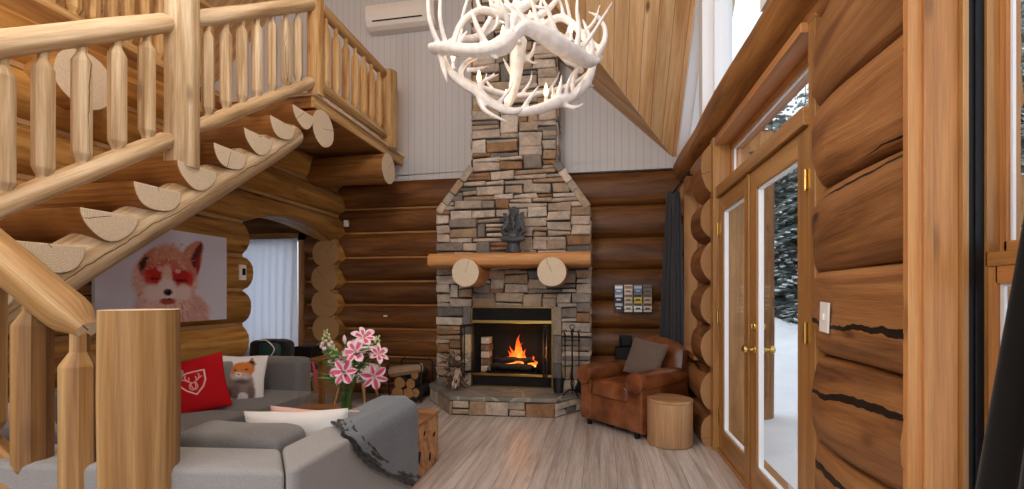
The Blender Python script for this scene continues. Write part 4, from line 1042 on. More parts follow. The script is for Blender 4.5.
# front left big antler
antler([(433, 48, 2.75, 24), (447, 48, 2.62, 26), (470, 50, 2.5, 25), (490, 49, 2.43, 28), (505, 43, 2.4, 36), (514, 35, 2.4, 22)],
       [(488, 47, 2.43, 17), (480, 33, 2.42, 15), (474, 18, 2.42, 11), (471, 8, 2.43, 3)], [(500, 42, 2.42, 16), (508, 26, 2.38, 14), (504, 10, 2.35, 11), (497, -6, 2.35, 4)],
       [(447, 46, 2.62, 14), (443, 33, 2.6, 12), (440, 15, 2.58, 11), (441, -6, 2.58, 8)], [(440, 46, 2.68, 16), (434, 34, 2.66, 13), (429, 16, 2.64, 12), (428, -8, 2.64, 9)],
       [(486, 50, 2.45, 12), (494, 57, 2.42, 9), (499, 58, 2.4, 3)], [(440, 50, 2.7, 17), (443, 66, 2.68, 15), (447, 82, 2.66, 4)], [(458, 47, 2.56, 13), (462, 38, 2.55, 10), (468, 30, 2.54, 3)])
# front right big palm
antler([(512, 38, 2.4, 18), (524, 27, 2.42, 26), (540, 32, 2.45, 32), (556, 43, 2.5, 33), (572, 52, 2.58, 32), (588, 61, 2.68, 26), (598, 60, 2.76, 13)],
       [(545, 36, 2.47, 16), (537, 20, 2.45, 13), (533, 5, 2.44, 10), (528, -8, 2.44, 5)], [(565, 46, 2.55, 17), (555, 30, 2.52, 14), (548, 10, 2.5, 12), (540, -6, 2.5, 6)],
       [(575, 53, 2.6, 18), (579, 32, 2.6, 14), (577, 10, 2.6, 10), (578, -8, 2.6, 5)], [(590, 60, 2.7, 16), (592, 45, 2.72, 14), (586, 28, 2.72, 11), (582, 18, 2.72, 3)],
       [(580, 52, 2.64, 10), (590, 38, 2.6, 10), (604, 16, 2.55, 8), (614, -1, 2.5, 3)], [(530, 28, 2.43, 15), (520, 14, 2.42, 12), (512, 2, 2.42, 5)])
# outer loop on the right
antler([(594, 60, 2.9, 18), (603, 44, 2.92, 14), (605, 30, 2.92, 11), (598, 17, 2.92, 9), (588, 12, 2.92, 3)], [(600, 50, 2.92, 13), (590, 40, 2.95, 10), (584, 42, 2.95, 3)],
       [(594, 60, 2.9, 18), (590, 75, 2.88, 24), (582, 88, 2.84, 28), (572, 98, 2.8, 22)])
# central hanging palm
antler([(520, 40, 2.75, 36), (518, 60, 2.72, 32), (516, 80, 2.7, 25), (512, 98, 2.7, 19), (508, 108, 2.7, 8)], [(519, 62, 2.72, 14), (531, 55, 2.74, 12), (535, 42, 2.76, 5)], [(528, 60, 2.73, 9), (534, 63, 2.73, 7), (539, 62, 2.73, 2)],
       [(514, 78, 2.7, 12), (507, 66, 2.68, 9), (502, 56, 2.66, 2)])
# lower ring, left
antler([(440, 52, 2.82, 17), (447, 68, 2.74, 19), (462, 82, 2.66, 20), (478, 92, 2.6, 20), (492, 103, 2.56, 19), (510, 111, 2.54, 16), (522, 109, 2.54, 10)],
       [(462, 82, 2.66, 16), (461, 70, 2.64, 14), (470, 60, 2.62, 12), (490, 53, 2.6, 3)], [(467, 70, 2.63, 12), (478, 69, 2.6, 9), (490, 66, 2.58, 2)],
       [(482, 96, 2.6, 14), (482, 84, 2.58, 12), (490, 78, 2.56, 9), (500, 74, 2.55, 2)], [(486, 80, 2.57, 8), (492, 76, 2.56, 6), (496, 70, 2.56, 2)], [(478, 94, 2.6, 15), (483, 108, 2.56, 13), (494, 116, 2.54, 10), (511, 123, 2.52, 2)],
       [(498, 104, 2.56, 12), (508, 92, 2.55, 9), (515, 78, 2.54, 2)])
# lower ring, right
antler([(505, 108, 2.6, 8), (520, 112, 2.56, 17), (540, 108, 2.58, 20), (556, 102, 2.62, 24), (570, 98, 2.68, 20), (580, 90, 2.74, 12)],
       [(522, 110, 2.56, 13), (530, 98, 2.55, 11), (541, 83, 2.54, 2)], [(556, 101, 2.62, 16), (560, 88, 2.62, 13), (562, 74, 2.62, 2)], [(564, 98, 2.64, 13), (568, 84, 2.64, 11), (573, 70, 2.64, 2)],
       [(562, 104, 2.64, 15), (574, 108, 2.62, 12), (586, 102, 2.6, 2)], [(553, 98, 2.62, 11), (553, 90, 2.6, 7), (551, 84, 2.6, 2)], [(570, 98, 2.68, 12), (578, 92, 2.66, 10), (582, 80, 2.64, 2)])
antler([(582, 72, 2.8, 12), (577, 66, 2.76, 10), (566, 62, 2.72, 8), (556, 52, 2.68, 2)], [(578, 68, 2.78, 15), (572, 82, 2.76, 17), (574, 96, 2.76, 8)])
# back of the ring
antler([(440, 52, 2.9, 17), (455, 40, 3.15, 20), (475, 38, 3.35, 22), (495, 24, 3.45, 24), (512, 12, 3.5, 14)], [(478, 38, 3.36, 16), (492, 14, 3.38, 16), (488, -8, 3.4, 12)], [(460, 38, 3.2, 12), (463, 15, 3.2, 11), (470, -8, 3.2, 9)], [(498, 22, 3.45, 12), (512, 24, 3.4, 10), (522, 32, 3.38, 3)])
antler([(600, 58, 2.95, 16), (585, 48, 3.2, 19), (565, 40, 3.38, 21), (545, 26, 3.48, 22), (530, 14, 3.52, 12)], [(566, 40, 3.38, 14), (570, 22, 3.38, 12), (566, 0, 3.36, 9), (564, -8, 3.36, 6)], [(545, 26, 3.48, 13), (540, 8, 3.46, 12), (544, -8, 3.46, 9)], [(560, 38, 3.4, 12), (548, 46, 3.38, 9), (540, 44, 3.36, 3)])
antler([(446, 70, 2.85, 16), (470, 84, 3.15, 17), (495, 92, 3.32, 17), (520, 96, 3.35, 16), (548, 92, 3.3, 15), (575, 84, 3.05, 15), (588, 74, 2.9, 12)], [(520, 96, 3.35, 11), (530, 82, 3.34, 9), (532, 70, 3.34, 2)], [(495, 92, 3.32, 11), (486, 80, 3.32, 9), (488, 70, 3.3, 2)], [(548, 92, 3.3, 11), (556, 80, 3.3, 8), (560, 70, 3.3, 2)])
# more tangled antlers in the upper tier
antler([(452, 46, 2.62, 12), (462, 22, 2.72, 14), (480, 10, 2.8, 16), (498, 14, 2.85, 18), (512, 22, 2.9, 10)], [(480, 10, 2.8, 11), (476, -4, 2.8, 9), (470, -14, 2.8, 5)], [(498, 14, 2.85, 11), (496, 26, 2.82, 8), (488, 34, 2.8, 2)])
antler([(590, 56, 2.8, 12), (582, 34, 2.9, 15), (564, 18, 2.98, 17), (548, 22, 3.0, 17), (534, 34, 3.0, 8)], [(582, 34, 2.9, 11), (594, 22, 2.9, 9), (600, 4, 2.88, 3)], [(564, 18, 2.98, 12), (560, 2, 2.98, 9), (552, -10, 2.98, 6)], [(548, 22, 3.0, 10), (556, 34, 2.98, 7), (566, 38, 2.96, 2)])
antler([(520, 44, 2.55, 12), (512, 30, 2.62, 16), (516, 14, 2.7, 18), (530, 2, 2.75, 16), (542, -12, 2.8, 10)], [(516, 14, 2.7, 11), (506, 6, 2.68, 8), (496, 4, 2.66, 2)], [(528, 4, 2.74, 11), (542, 8, 2.72, 8), (552, 4, 2.7, 2)])
# crown
antler([(492, 6, 2.9, 12), (510, 8, 2.82, 18), (530, 2, 2.78, 18), (545, -12, 2.8, 14)], [(510, 8, 2.82, 14), (503, -6, 2.8, 12), (500, -18, 2.8, 6)], [(518, 6, 2.8, 12), (524, 18, 2.78, 9), (528, 28, 2.76, 3)])
antler([(560, -4, 2.95, 10), (545, 12, 3.0, 16), (528, 18, 3.05, 18), (508, 12, 3.1, 16), (490, -6, 3.1, 12)], [(528, 18, 3.05, 12), (535, 34, 3.02, 9), (540, 38, 3.0, 3)])
ctr = onD(517, 0, 3.0)
mb = MB(); mb.lathe([(.03, .0), (.045, .05), (.03, .10), (.02, .5), (.012, .55)], (ctr.x, ctr.y, 2.95), M['antler'], 14); mb.build('hub', cd)
mb = MB(); zt2 = min(roofz(ctr.x), RZ0+(YB-ctr.y)); n_ = int((zt2-3.5)/.05)
for k in range(n_):
    z = 3.48+.05*k; pr = [V(.014*math.cos(a*PI/5), 0, .033*math.sin(a*PI/5)) for a in range(11)]
    if k % 2: pr = [V(0, p.x, p.z) for p in pr]
    mb.tube([V(ctr.x, ctr.y, z) + p for p in pr], .004, M['iron'], 5, caps=False)
mb.build('chain', cd)
for k, (px, py, dd) in enumerate(((460, 30, 3.0), (503, 35, 2.55), (571, 30, 2.85), (479, 79, 2.66), (506, 99, 2.66), (546, 93, 2.6), (453, 58, 2.95), (590, 75, 2.95), (530, 18, 3.3))):
    p = onD(px, py, dd); mb = MB(); mb.lathe([(.022, -.075), (.024, -.07), (.012, -.064), (.010, -.02), (.010, -.018)], p, M['wpaint'], 12); q = mb.build('candle_sleeve', cd)
    mb = MB(); mb.lathe([(.0075, -.02), (.011, -.006), (.0135, .006), (.010, .026), (.004, .046), (.0006, .056)], p, M['bulb'], 12); mb.build('candle_bulb', q)
    L_ = bpy.data.lights.new('candle_light', 'POINT'); L_.energy = .12; L_.color = (1, .62, .32); L_.shadow_soft_size = .02; lo = bpy.data.objects.new('candle_light', L_); C.objects.link(lo); lo.location = p+V(0, 0, .09)

# ------------------------------------------------------------------ SOFA
sofa = thing('sectional_sofa', 'large grey fabric sectional sofa wrapping the coffee table', 'sofa', (-2.0, 2.4, 0))
def rbox(mb, lo, hi, mat, e=.14, M=None, nu=40, nv=20, dent=None):
    c = [(a+b)/2 for a, b in zip(lo, hi)]; h = [(b-a)/2 for a, b in zip(lo, hi)]
    mb.superq(c, h, mat, e, e, M, nu, nv, dent)
def bbox(name, lo, hi, mat, par, bev=.035, M=None, seg=4, local=False):
    mb = MB(); mb.box(lo, hi, mat, M=M); mb.sm = [True]*len(mb.sm); o = mb.build(name, par, local=local, bevel=bev, seg=seg); wn_ = o.modifiers.new('w', 'WEIGHTED_NORMAL'); wn_.keep_sharp = False; return o
piv = V(-1.09, 1.46, 0); RT = Matrix.Translation(piv) @ Matrix.Rotation(math.radians(7), 4, 'Z') @ Matrix.Translation(-piv)
def sprism(name, poly, z0, z1, bev=.022):
    mb = MB(); mb.prism([(x, y, z0) for x, y in poly], (0, 0, z1-z0), M['sofa']); mb.sm = [True]*len(mb.sm); o = mb.build(name, sofa, bevel=bev, seg=4); wn_ = o.modifiers.new('w', 'WEIGHTED_NORMAL'); return o
sprism('backrest', [(-3.0, 1.03), (-.935, 1.268), (-1.092, 1.46), (-3.0, 1.225)], .12, .77)
sprism('arm', [(-.93, 1.268), (-.905, 1.29), (-.905, 2.17), (-1.09, 2.19), (-1.088, 1.462)], .12, .772, .026)
bbox('seat_base', (-3.0, 1.45, .12), (-1.10, 2.22, .30), M['sofa'], sofa, .03)
bbox('seat_base', (-3.12, 2.20, .12), (-2.55, 3.8, .30), M['sofa'], sofa, .03)
bbox('backrest', (-3.30, 1.3, .12), (-3.10, 3.98, .70), M['sofa'], sofa, .05)
bbox('arm', (-3.28, 3.80, .12), (-2.66, 4.02, .725), M['sofa_d'], sofa, .06)
for i, (lo, hi) in enumerate((((-2.42, 1.52, .28), (-1.78, 2.24, .45)), ((-1.77, 1.52, .28), (-1.11, 2.24, .45)), ((-3.1, 1.55, .28), (-2.43, 2.38, .45)), ((-3.12, 2.40, .28), (-2.52, 3.05, .45)), ((-3.12, 3.06, .28), (-2.50, 3.79, .45)))):
    mb = MB(); rbox(mb, lo, hi, M['sofa_d'], .16); mb.build('seat_cushion', sofa)
for i, (lo, hi) in enumerate((((-1.56, 1.46, .42), (-1.11, 1.66, .80)), ((-2.14, 1.39, .42), (-1.58, 1.59, .80)), ((-2.76, 1.32, .42), (-2.16, 1.52, .80)))):
    mb = MB(); rbox(mb, lo, hi, M['sofa_d'], .20, dent=lambda p: p*(1+.03*noise.noise(p*9)) ); mb.build('back_cushion', sofa)
for i, (lo, hi) in enumerate((((-3.16, 1.6, .40), (-2.97, 2.3, .76)), ((-3.16, 2.32, .40), (-2.97, 3.02, .76)), ((-3.16, 3.04, .40), (-2.97, 3.76, .755)))):
    mb = MB(); rbox(mb, lo, hi, M['sofa'], .28); mb.build('back_cushion', sofa)
for x, y in ((-.93, 1.32), (-.93, 2.1), (-2.7, 1.30), (-3.2, 3.9), (-2.72, 3.9)):
    mb = MB(); mb.lathe([(.018, 0), (.028, .125)], (x, y, 0), M['blackp'], 10); mb.build('leg', sofa)
# cushions
def cushion(name, c, w, h, th, rot, mat, label, cat='cushion', cols=None, n=40, group=None, wr=.0, seed=0):
    """pillow of two inflated panels; rot: 3x3 matrix, local x = width, z = height, -y = face"""
    mb = MB(); colors = []
    def prof(u, v): return max(0, (1-(2*u-1)**2))**.42*max(0, (1-(2*v-1)**2))**.42
    for side in (-1, 1):
        def fn(u, v):
            px = (u-.5)*w*(1-.10*(1-(2*v-1)**2)*0) ; pz = (.5-v)*h
            px *= 1-.06*(1-abs(2*v-1))*abs(2*u-1); pz *= 1-.06*(1-abs(2*u-1))*abs(2*v-1)
            q = prof(u, v)
            return rot @ V(px, side*(th/2)*q + wr*q*noise.noise(V(u*4+seed, v*4, side)), pz) + Vector(c)
        mb.grid(fn, n, n, mat, True, (w, h), flip=(side == 1))
    if cols is not None: colors = list(cols[0]) + list(cols[1])
    o = mb.build(name, colors=colors if cols is not None else None)
    return tag(o, label, cat, group)
def R3(rz, rx=0, ry=0): return (Matrix.Rotation(math.radians(rz), 3, 'Z') @ Matrix.Rotation(math.radians(rx), 3, 'X') @ Matrix.Rotation(math.radians(ry), 3, 'Y'))
n = 90; W_ = (235, 200, 195)
shield = [(.25, .28), (.40, .20), (.55, .19), (.72, .20), (.72, .45), (.66, .60), (.52, .76), (.36, .62), (.26, .48), (.25, .28)]
shield = [(.54+(x_-.5)*.80, .47+(y_-.47)*.72) for x_, y_ in shield]; strokes = [('s', shield, .009, W_, .008)]
emb = []
for sgn in (-1, 1):
    emb += [[(sgn*.03, .45), (sgn*.10, .40), (sgn*.13, .30), (sgn*.11, .26)], [(sgn*.07, .42), (sgn*.06, .32)], [(sgn*.11, .38), (sgn*.17, .34)]]
emb += [[(.07*math.cos(a*PI/8), .55+.09*math.sin(a*PI/8)) for a in range(17)], [(-.05, .47), (-.02, .60), (.03, .60), (.05, .47)]]
for st__ in emb: strokes.append(('s', [(.535+x_*.80, .47+(y_-.47)*.72) for x_, y_ in st__], .005, W_, .008))
red = paint(n, n, (176, 16, 26), strokes); plainred = [srgb(170, 14, 24)]*((n+1)**2)
cushion('throw_cushion', (-2.955, 2.98, .625), .44, .42, .15, R3(34, -16, -12), M['redfab'], 'red cushion with a white outlined stag shield emblem, leaning on the grey sofa', cols=(red, plainred), n=n)
G = lambda *c: c
cub = [('e', .60, .62, .24, .27, 0, (140, 122, 118), .05), ('e', .52, .78, .09, .16, 0, (120, 100, 98), .03), ('e', .80, .80, .07, .16, 0, (118, 96, 92), .03), ('e', .66, .86, .08, .07, 0, (222, 220, 220), .03), ('e', .40, .82, .07, .13, 0, (95, 80, 78), .03),
       ('p', [(.26, .22), (.50, .26), (.44, .38)], (120, 78, 62), .02), ('p', [(.66, .20), (.74, .05), (.82, .18), (.80, .32)], (120, 70, 50), .02), ('p', [(.70, .20), (.74, .10), (.79, .20)], (50, 38, 38), .02),
       ('e', .61, .32, .21, .17, 0, (196, 118, 62), .03), ('e', .60, .24, .12, .07, 0, (205, 120, 55), .03), ('e', .60, .46, .16, .09, 0, (196, 176, 166), .04), ('e', .56, .42, .055, .055, 0, (225, 215, 208), .02), ('e', .56, .415, .02, .016, 0, (25, 22, 22), .008),
       ('e', .49, .33, .022, .016, 0, (40, 25, 20), .008), ('e', .68, .31, .022, .016, 0, (40, 25, 20), .008), ('e', .62, .56, .13, .05, 0, (88, 84, 92), .05), ('e', .80, .97, .06, .02, 0, (60, 50, 50), .02), ('e', .44, .97, .06, .02, 0, (60, 50, 50), .02)]
fox = paint(n, n, (226, 224, 226), cub, jitter=.008); pw = [srgb(222, 220, 220)]*((n+1)**2)
cushion('throw_cushion', (-2.97, 3.42, .60), .44, .40, .14, R3(28, -14, 3), M['art'], 'white cushion printed with a standing fox cub', cols=(fox, pw), n=n)
cushion('throw_cushion', (-1.22, 1.76, .63), .43, .41, .15, R3(10+180, -10, 2), M['whitefab'], 'rumpled white cushion behind the near sofa backrest', wr=.02, seed=3)
cushion('throw_cushion', (-1.22, 1.88, .62), .40, .40, .10, R3(6+180, -14, -2), M['pinkfab'], 'pale pink cushion just behind the white one', wr=.02, seed=8)
cushion('throw_cushion', (-2.55, 1.62, .64), .46, .42, .14, R3(188, -12, 0), M['pinkfab'], 'dusty pink cushion on the sofa seen between the stair balusters', wr=.02, seed=5)
# throw blanket over the near arm
mb = MB(); ax0, ax1, at = -1.09, -.905, .772
def roll(a):   # a: arc length across the arm from the inner edge outwards -> x, z
    r = .045; w0 = .197-2*r; q = r*PI/2
    if a < 0: return (ax0-.012, at-r+a)
    if a < q: t = a/r; return (ax0-.012+r-r*math.cos(t), at-r+r*math.sin(t))
    a -= q
    if a < w0+.012: return (ax0-.012+r+a, at)
    a -= w0+.012
    if a < q: t = a/r; return (ax1-r+r*math.sin(t), at-r+r*math.cos(t))
    a -= q; return (ax1, at-r-a)
def edge(a):   # near edge of the blanket along the arm
    pts = [(-.12, 1.85), (.0, 1.78), (.08, 1.74), (.14, 1.68), (.20, 1.60), (.26, 1.61), (.344, 1.716), (.463, 1.895), (.583, 2.124), (.60, 2.16)]
    for (a0, y0), (a1, y1) in zip(pts, pts[1:]):
        if a <= a1: t = (a-a0)/(a1-a0); t = max(0, t); return lerp(y0, y1, t*t*(3-2*t) if False else t)
    return pts[-1][1]
def cloth(off, grow=0, shift=0):
    def fn(u, v):
        a = lerp(-.14, .595+grow, v); y0 = edge(a)-shift + .006*math.sin(a*30); y = lerp(y0, 2.195, u); x, z = roll(a)
        wob = .002*math.sin(a*22+y*9) + .005*noise.noise(V(a*6, y*6, off*50))
        k = 1 if a > .20 else (0 if a > 0 else -1)
        return V(x + (off+wob)*(k if k else 0), y, z + ((off+abs(wob)) if k == 0 else 0))
    return fn
mb.grid(cloth(.014), 40, 60, M['throw'])
ob = mb.build('throw_blanket'); s_ = ob.modifiers.new('t', 'SOLIDIFY'); s_.thickness = .012
tag(ob, 'grey wool throw with dark fringed edge draped over the near sofa arm', 'blanket')
mb = MB(); R_ = random.Random(2)
def strip(offs, r, jit_, seed):
    pts = []
    for k in range(60):
        a = lerp(-.1, .595, k/59); y = edge(a) + offs + .008*math.sin(a*26+seed) + .006*noise.noise(V(a*9, seed, 0)); x, z = roll(a); d = .016+.005*abs(math.sin(a*19+seed)); w_ = min(1, max(0, (a-.17)/.06))
        pts.append(V(x + (d*w_ if a > 0 else -d), y, z + (d*(1-w_) if a > 0 else 0)))
    mb.tube(pts, [r*(1+.25*math.sin(k*1.9+seed)) for k in range(60)], M['blackfab'], 7)
strip(.0, .009, 1, 0); strip(-.016, .007, 1, 2); strip(.055, .008, 1, 4); strip(.012, .008, 1, 5); strip(.068, .006, 1, 6)
f_ = mb.build('fringe', ob, local=False); f_['label'] = 'black yarn fringe'
f_.matrix_parent_inverse = WM(ob).inverted()
# ------------------------------------------------------------------ COFFEE TABLE
ct = thing('coffee_table', 'blocky root-wood coffee table with a dark polished top', 'coffee table', (-1.8, 3.1, 0))
mb = MB(); mb.box((-2.40, 2.80, 0), (-1.245, 3.52, .375), M['root']); 
o = mb.build('root_block', ct, bevel=.012); 
R_ = random.Random(9)
for (y, z, h_, w2) in ((2.93, .25, .05, .025), (3.12, .16, .03, .045), (3.22, .30, .02, .018), (3.33, .10, .035, .02), (3.42, .24, .016, .03)):
    mb = MB(); mb.superq(V(-1.247, y, z), (.006, h_, w2), M['soot'], 1, .8, Matrix.Rotation(y*7, 3, 'X'), 16, 10, dent=lambda p: p*(1+.5*noise.noise(p*60))); mb.build('root_hollow', ct)
mb = MB(); mb.box((-2.405, 2.795, .372), (-1.24, 3.525, .402), M['root_t']); mb.build('table_top', ct, bevel=.008)
# vase with lilies
vx, vy, vz = -1.80, 3.12, .4035
t = thing('flower_vase', 'clear glass vase of pink and white lilies on the coffee table', 'vase', (vx, vy, vz))
mb = MB(); mb.lathe([(.045, 0), (.047, .02), (.040, .10), (.044, .2), (.058, .27)], (vx, vy, vz), M['vase'], 24); mb.f.pop(); mb.uv.pop(); mb.m.pop(); mb.sm.pop(); mb.build('glass_body', t)
mb = MB(); mb.lathe([(.041, .004), (.042, .02), (.036, .10), (.038, .17)], (vx, vy, vz), M['water'], 20); mb.build('water', t)
def stemto(p, r=.003, name='stem'):
    mb = MB(); b = V(vx+RND.uniform(-.025, .025), vy+RND.uniform(-.025, .025), vz+.02); m = V(vx+(p.x-vx)*.25, vy+(p.y-vy)*.25, vz+.27)
    pts, rr = cr([b, m, lerp(m, p, .55)+V(0, 0, .015), p], [r]*4); mb.tube(pts, rr, M['stem'], 6); return mb.build(name, t)
def petal(mb, c, M3, ang, L, W, open_, matf, curl):
    b = len(mb.v); nu_, nv_ = 7, 4
    for i in range(nu_+1):
        s = i/nu_; wd = W*math.sin(PI*min(1, s*.92+.06))**.8; rr = L*math.sin(s*open_)/max(.3, open_)*1.2; zz = L*(1-math.cos(s*open_*.0))*0 + L*.55*s*(1-s*curl)
        for j in range(nv_+1):
            q = (j/nv_-.5)*2; p = V(rr, q*wd, zz + .25*wd*abs(q)); p = Matrix.Rotation(ang, 3, 'Z') @ p; mb.v.append(c + M3 @ p)
    for i in range(nu_):
        for j in range(nv_):
            a = b+i*(nv_+1)+j; mb.face((a, a+1, a+nv_+2, a+nv_+1), [(0, 0)]*4, matf(i/nu_, abs((j+.5)/nv_-.5)), True)
def lily(px, py, dd, face, L, deep, open_=1.25):
    c = onD(px, py, dd); d = Vector(face).normalized(); M3 = V(0, 0, 1).rotation_difference(d).to_matrix(); st_ = stemto(c)
    mb = MB(); mf = (lambda s, e: M['petp'] if (e < .28 and s < .86) else M['petw']) if deep == 1 else ((lambda s, e: M['petp'] if (e < .13 and s < .55) else M['petw']) if deep == 0 else (lambda s, e: M['petp']))
    for k in range(6): petal(mb, c, M3, k*PI/3+.3, L, L*.30 if k % 2 else L*.22, open_, mf, .75)
    o = mb.build('lily_flower', t)
    mb = MB()
    for k in range(6):
        a = k*PI/3; tip = c + M3 @ V(.016*math.cos(a), .016*math.sin(a), L*.55); mb.tube([c, c + M3 @ V(.006*math.cos(a), .006*math.sin(a), L*.3), tip], .0012, M['bud'], 4)
        mb.superq(tip, (.004, .004, .002), M['dry'], 1, 1, nu=6, nv=4)
    mb.build('stamens', o)
lily(344, 372, 3.30, (.2, -1, .25), .105, 1); lily(374, 376, 3.36, (.6, -.9, -.3), .10, 1, 1.0); lily(318, 373, 3.40, (-.9, -.5, -.2), .10, 2, .9); lily(356, 352, 3.38, (.1, -.9, .5), .11, 0); lily(364, 338, 3.5, (.5, -.6, .8), .10, 0, 1.0); lily(346, 360, 3.45, (-.4, -.6, .9), .09, 1, .6); lily(378, 354, 3.45, (.8, -.5, .5), .08, 0, .8)
for (px, py, dd, tilt) in ((345, 338, 3.45, -.1), (352, 342, 3.5, .2)):
    p = onD(px, py+6, dd); stemto(p); mb = MB(); mb.lathe([(.004, 0), (.012, .018), (.015, .035), (.010, .055), (.001, .07)], p, M['petw'], 10, V(tilt, 0, 1).normalized()); mb.build('lily_bud', t)
for (px, py, dd, lx) in ((326, 330, 3.5, -.08), (378, 336, 3.5, .35), (333, 345, 3.4, -.2), (360, 332, 3.6, .1)):
    top = onD(px, py, dd); st_ = stemto(top + V(-lx*.1, 0, -.12)); mb = MB(); base = top + V(-lx*.12, 0, -.15)
    for k in range(22):
        s = k/21; p = lerp(base, top, s); a = k*2.4; rr = .048*(1-s*.8); mb.superq(p+V(rr*math.cos(a), rr*math.sin(a), .0), (.017*(1-s*.6), .017*(1-s*.6), .018*(1-s*.5)), M['bud'] if s > .4 else M['petw'], 1, 1, nu=8, nv=5)
    mb.tube([base-V(0, 0, .03), top], [.003, .001], M['stem'], 5); mb.build('flower_spike', t)
mb = MB(); R_ = random.Random(21)
for k in range(56):
    a = R_.random()*6.28; p = V(vx+.13*R_.random()*math.cos(a), vy+.10*R_.random()*math.sin(a), vz+.25+.26*R_.random()); leafq(mb, p, (math.cos(a), math.sin(a), .5*R_.random()-.1), .09+.05*R_.random(), .022, M['leaf'])
for k in range(14):
    a = R_.random()*6.28; leafq(mb, V(vx+.02*math.cos(a), vy+.02*math.sin(a), vz+.05+.15*R_.random()), (.2*math.cos(a), .2*math.sin(a), 1), .12, .012, M['leaf'])
o = mb.build('leaves', t); o['kind'] = 'stuff'
mb = MB()
for k, (px, py) in enumerate(((296, 408), (305, 402), (388, 388), (303, 393), (322, 404), (368, 400))):
    p = onD(px, py, 3.3+.05*k); m = V(lerp(vx, p.x, .7), lerp(vy, p.y, .7), vz+.42); pts, rr = cr([V(vx, vy, vz+.2), V(lerp(vx, m.x, .5), lerp(vy, m.y, .5), vz+.38), m, p], [.0018, .0016, .0013, .0008]); mb.tube(pts, rr, M['dry'], 5)
o = mb.build('grass_blades', t); o['label'] = 'thin arching dry grass'
# sheepskin stool
sx_, sy_ = -2.88, 5.22
t = thing('sheepskin_stool', 'white fluffy sheepskin stool on wooden legs behind the flowers', 'stool', (sx_, sy_, 0))
mb = MB(); R_ = random.Random(31)
mb.superq((sx_, sy_, .37), (.31, .27, .10), M['fleece'], .6, 1, nu=40, nv=18)
for k in range(900):
    a = R_.random()*6.28; b = math.asin(R_.uniform(-.9, 1)); d = V(math.cos(a)*math.cos(b)*.31, math.sin(a)*math.cos(b)*.27, math.sin(b)*.10); p = V(sx_, sy_, .37)+d; nn = V(d.x/.09, d.y/.07, d.z/.01).normalized()
    mb.tube([p, p+nn*.02+V(R_.uniform(-.01, .01), R_.uniform(-.01, .01), -.008)], [.009, .001], M['fleece'], 4, caps=False)
o = mb.build('fleece_seat', t)
for dx, dy in ((-.2, -.17), (.2, -.17), (-.2, .17), (.2, .17)):
    mb = MB(); mb.tube([V(sx_+dx*.7, sy_+dy*.7, .32), V(sx_+dx, sy_+dy, 0)], [.024, .014], M['honey'], 10); mb.build('leg', t)
# bag and dark box behind the sofa (on a log-end bench in the archway)
t = thing('low_bench', 'dark wooden bench behind the sofa in the archway', 'bench', (-3.3, 4.5, 0))
mb = MB(); mb.box((-3.62, 4.18, .58), (-2.98, 4.78, .63), M['beam'], 'y'); mb.build('bench_top', t, bevel=.006)
for x in (-3.57, -3.03):
    for y in (4.23, 4.73): mb = MB(); mb.box((x-.025, y-.025, 0), (x+.025, y+.025, .58), M['beam'], 'z'); mb.build('leg', t)
t = thing('backpack', 'dark green and black backpack lying behind the sofa', 'bag', (-3.36, 4.36, .63)); 
mb = MB(); mb.superq((-3.36, 4.36, .735), (.21, .14, .105), M['blackfab'], .5, .6, None, 30, 16, dent=lambda p: p*(1+.06*noise.noise(p*14))); mb.build('bag_body', t)
mb = MB(); mb.superq((-3.30, 4.25, .74), (.12, .05, .075), plain('green_nylon', (.02, .06, .06), .5), .5, .6, None, 20, 10); mb.build('front_pocket', t)
mb = MB(); pts, rr = cr([V(-3.27, 4.20, .67), V(-3.20, 4.18, .76), V(-3.30, 4.20, .84), V(-3.40, 4.22, .84)], [.006]*4); mb.tube(pts, rr, M['white_pl'], 6); mb.build('strap', t)
o = bbox('storage_box', (-3.24, 4.53, .631), (-3.02, 4.76, .745), M['blackp'], None, .012); tag(o, 'small black box beside the backpack in the archway', 'box')

# ------------------------------------------------------------------ ARMCHAIR (local: faces -y)
ac = thing('armchair', 'brown leather club armchair with rolled arms and nailhead trim', 'armchair', (.335, 4.83, 0), math.radians(-44))
def lp(name, mb, bevel=0, par=None): return mb.build(name, par or ac, local=True, bevel=bevel)
mb = MB(); rbox(mb, (-.30, -.36, .055), (.30, .30, .34), M['leather'], .14); lp('seat_base', mb)
mb = MB(); rbox(mb, (-.245, -.385, .31), (.245, .22, .455), M['leather'], .24, dent=lambda p: p+V(0, 0, .02*(1-(p.x/.25)**2)*(1 if p.z > 0 else 0))); c_s = lp('seat_cushion', mb)
for s in (-1, 1):
    mb = MB()   # arm panel + scroll
    sec = []
    rbox(mb, (s*.315-.075, -.365, .05), (s*.315+.075, .34, .50), M['leather'], .12)
    mb.tube([V(s*.32, y, .505+.012*math.sin((y+.37)*4)) for y in [-.385+i*.08 for i in range(10)]], [.085, .094, .096, .096, .096, .095, .094, .09, .085, .065], M['leather'], 22, M['leather'])
    a_ = lp('arm', mb)
    mb = MB(); mb.tube([V(s*.32+.090*math.cos(a*2*PI/24), -.388, .505+.090*math.sin(a*2*PI/24)) for a in range(25)], .006, M['leather'], 6); q = mb.build('piping', a_, local=True)
mb = MB()
def bk(u, v):
    a = (u-.5)*2; top = .86 - .11*abs(a)**2.2; z = lerp(.16, top, v); x = a*.34*(1-.06*v); y = .30 + .10*v
    return x, y, z
def fnb(side):
    def fn(u, v):
        x, y, z = bk(u, v); e = (1-(2*u-1)**6)*(1-max(0, (v-.5)*2)**6)
        return V(x, y + side*(.03+.055*e)*(1 if side < 0 else .7) + (.03*(2*u-1)**2*-1 if side < 0 else 0), z)
    return fn
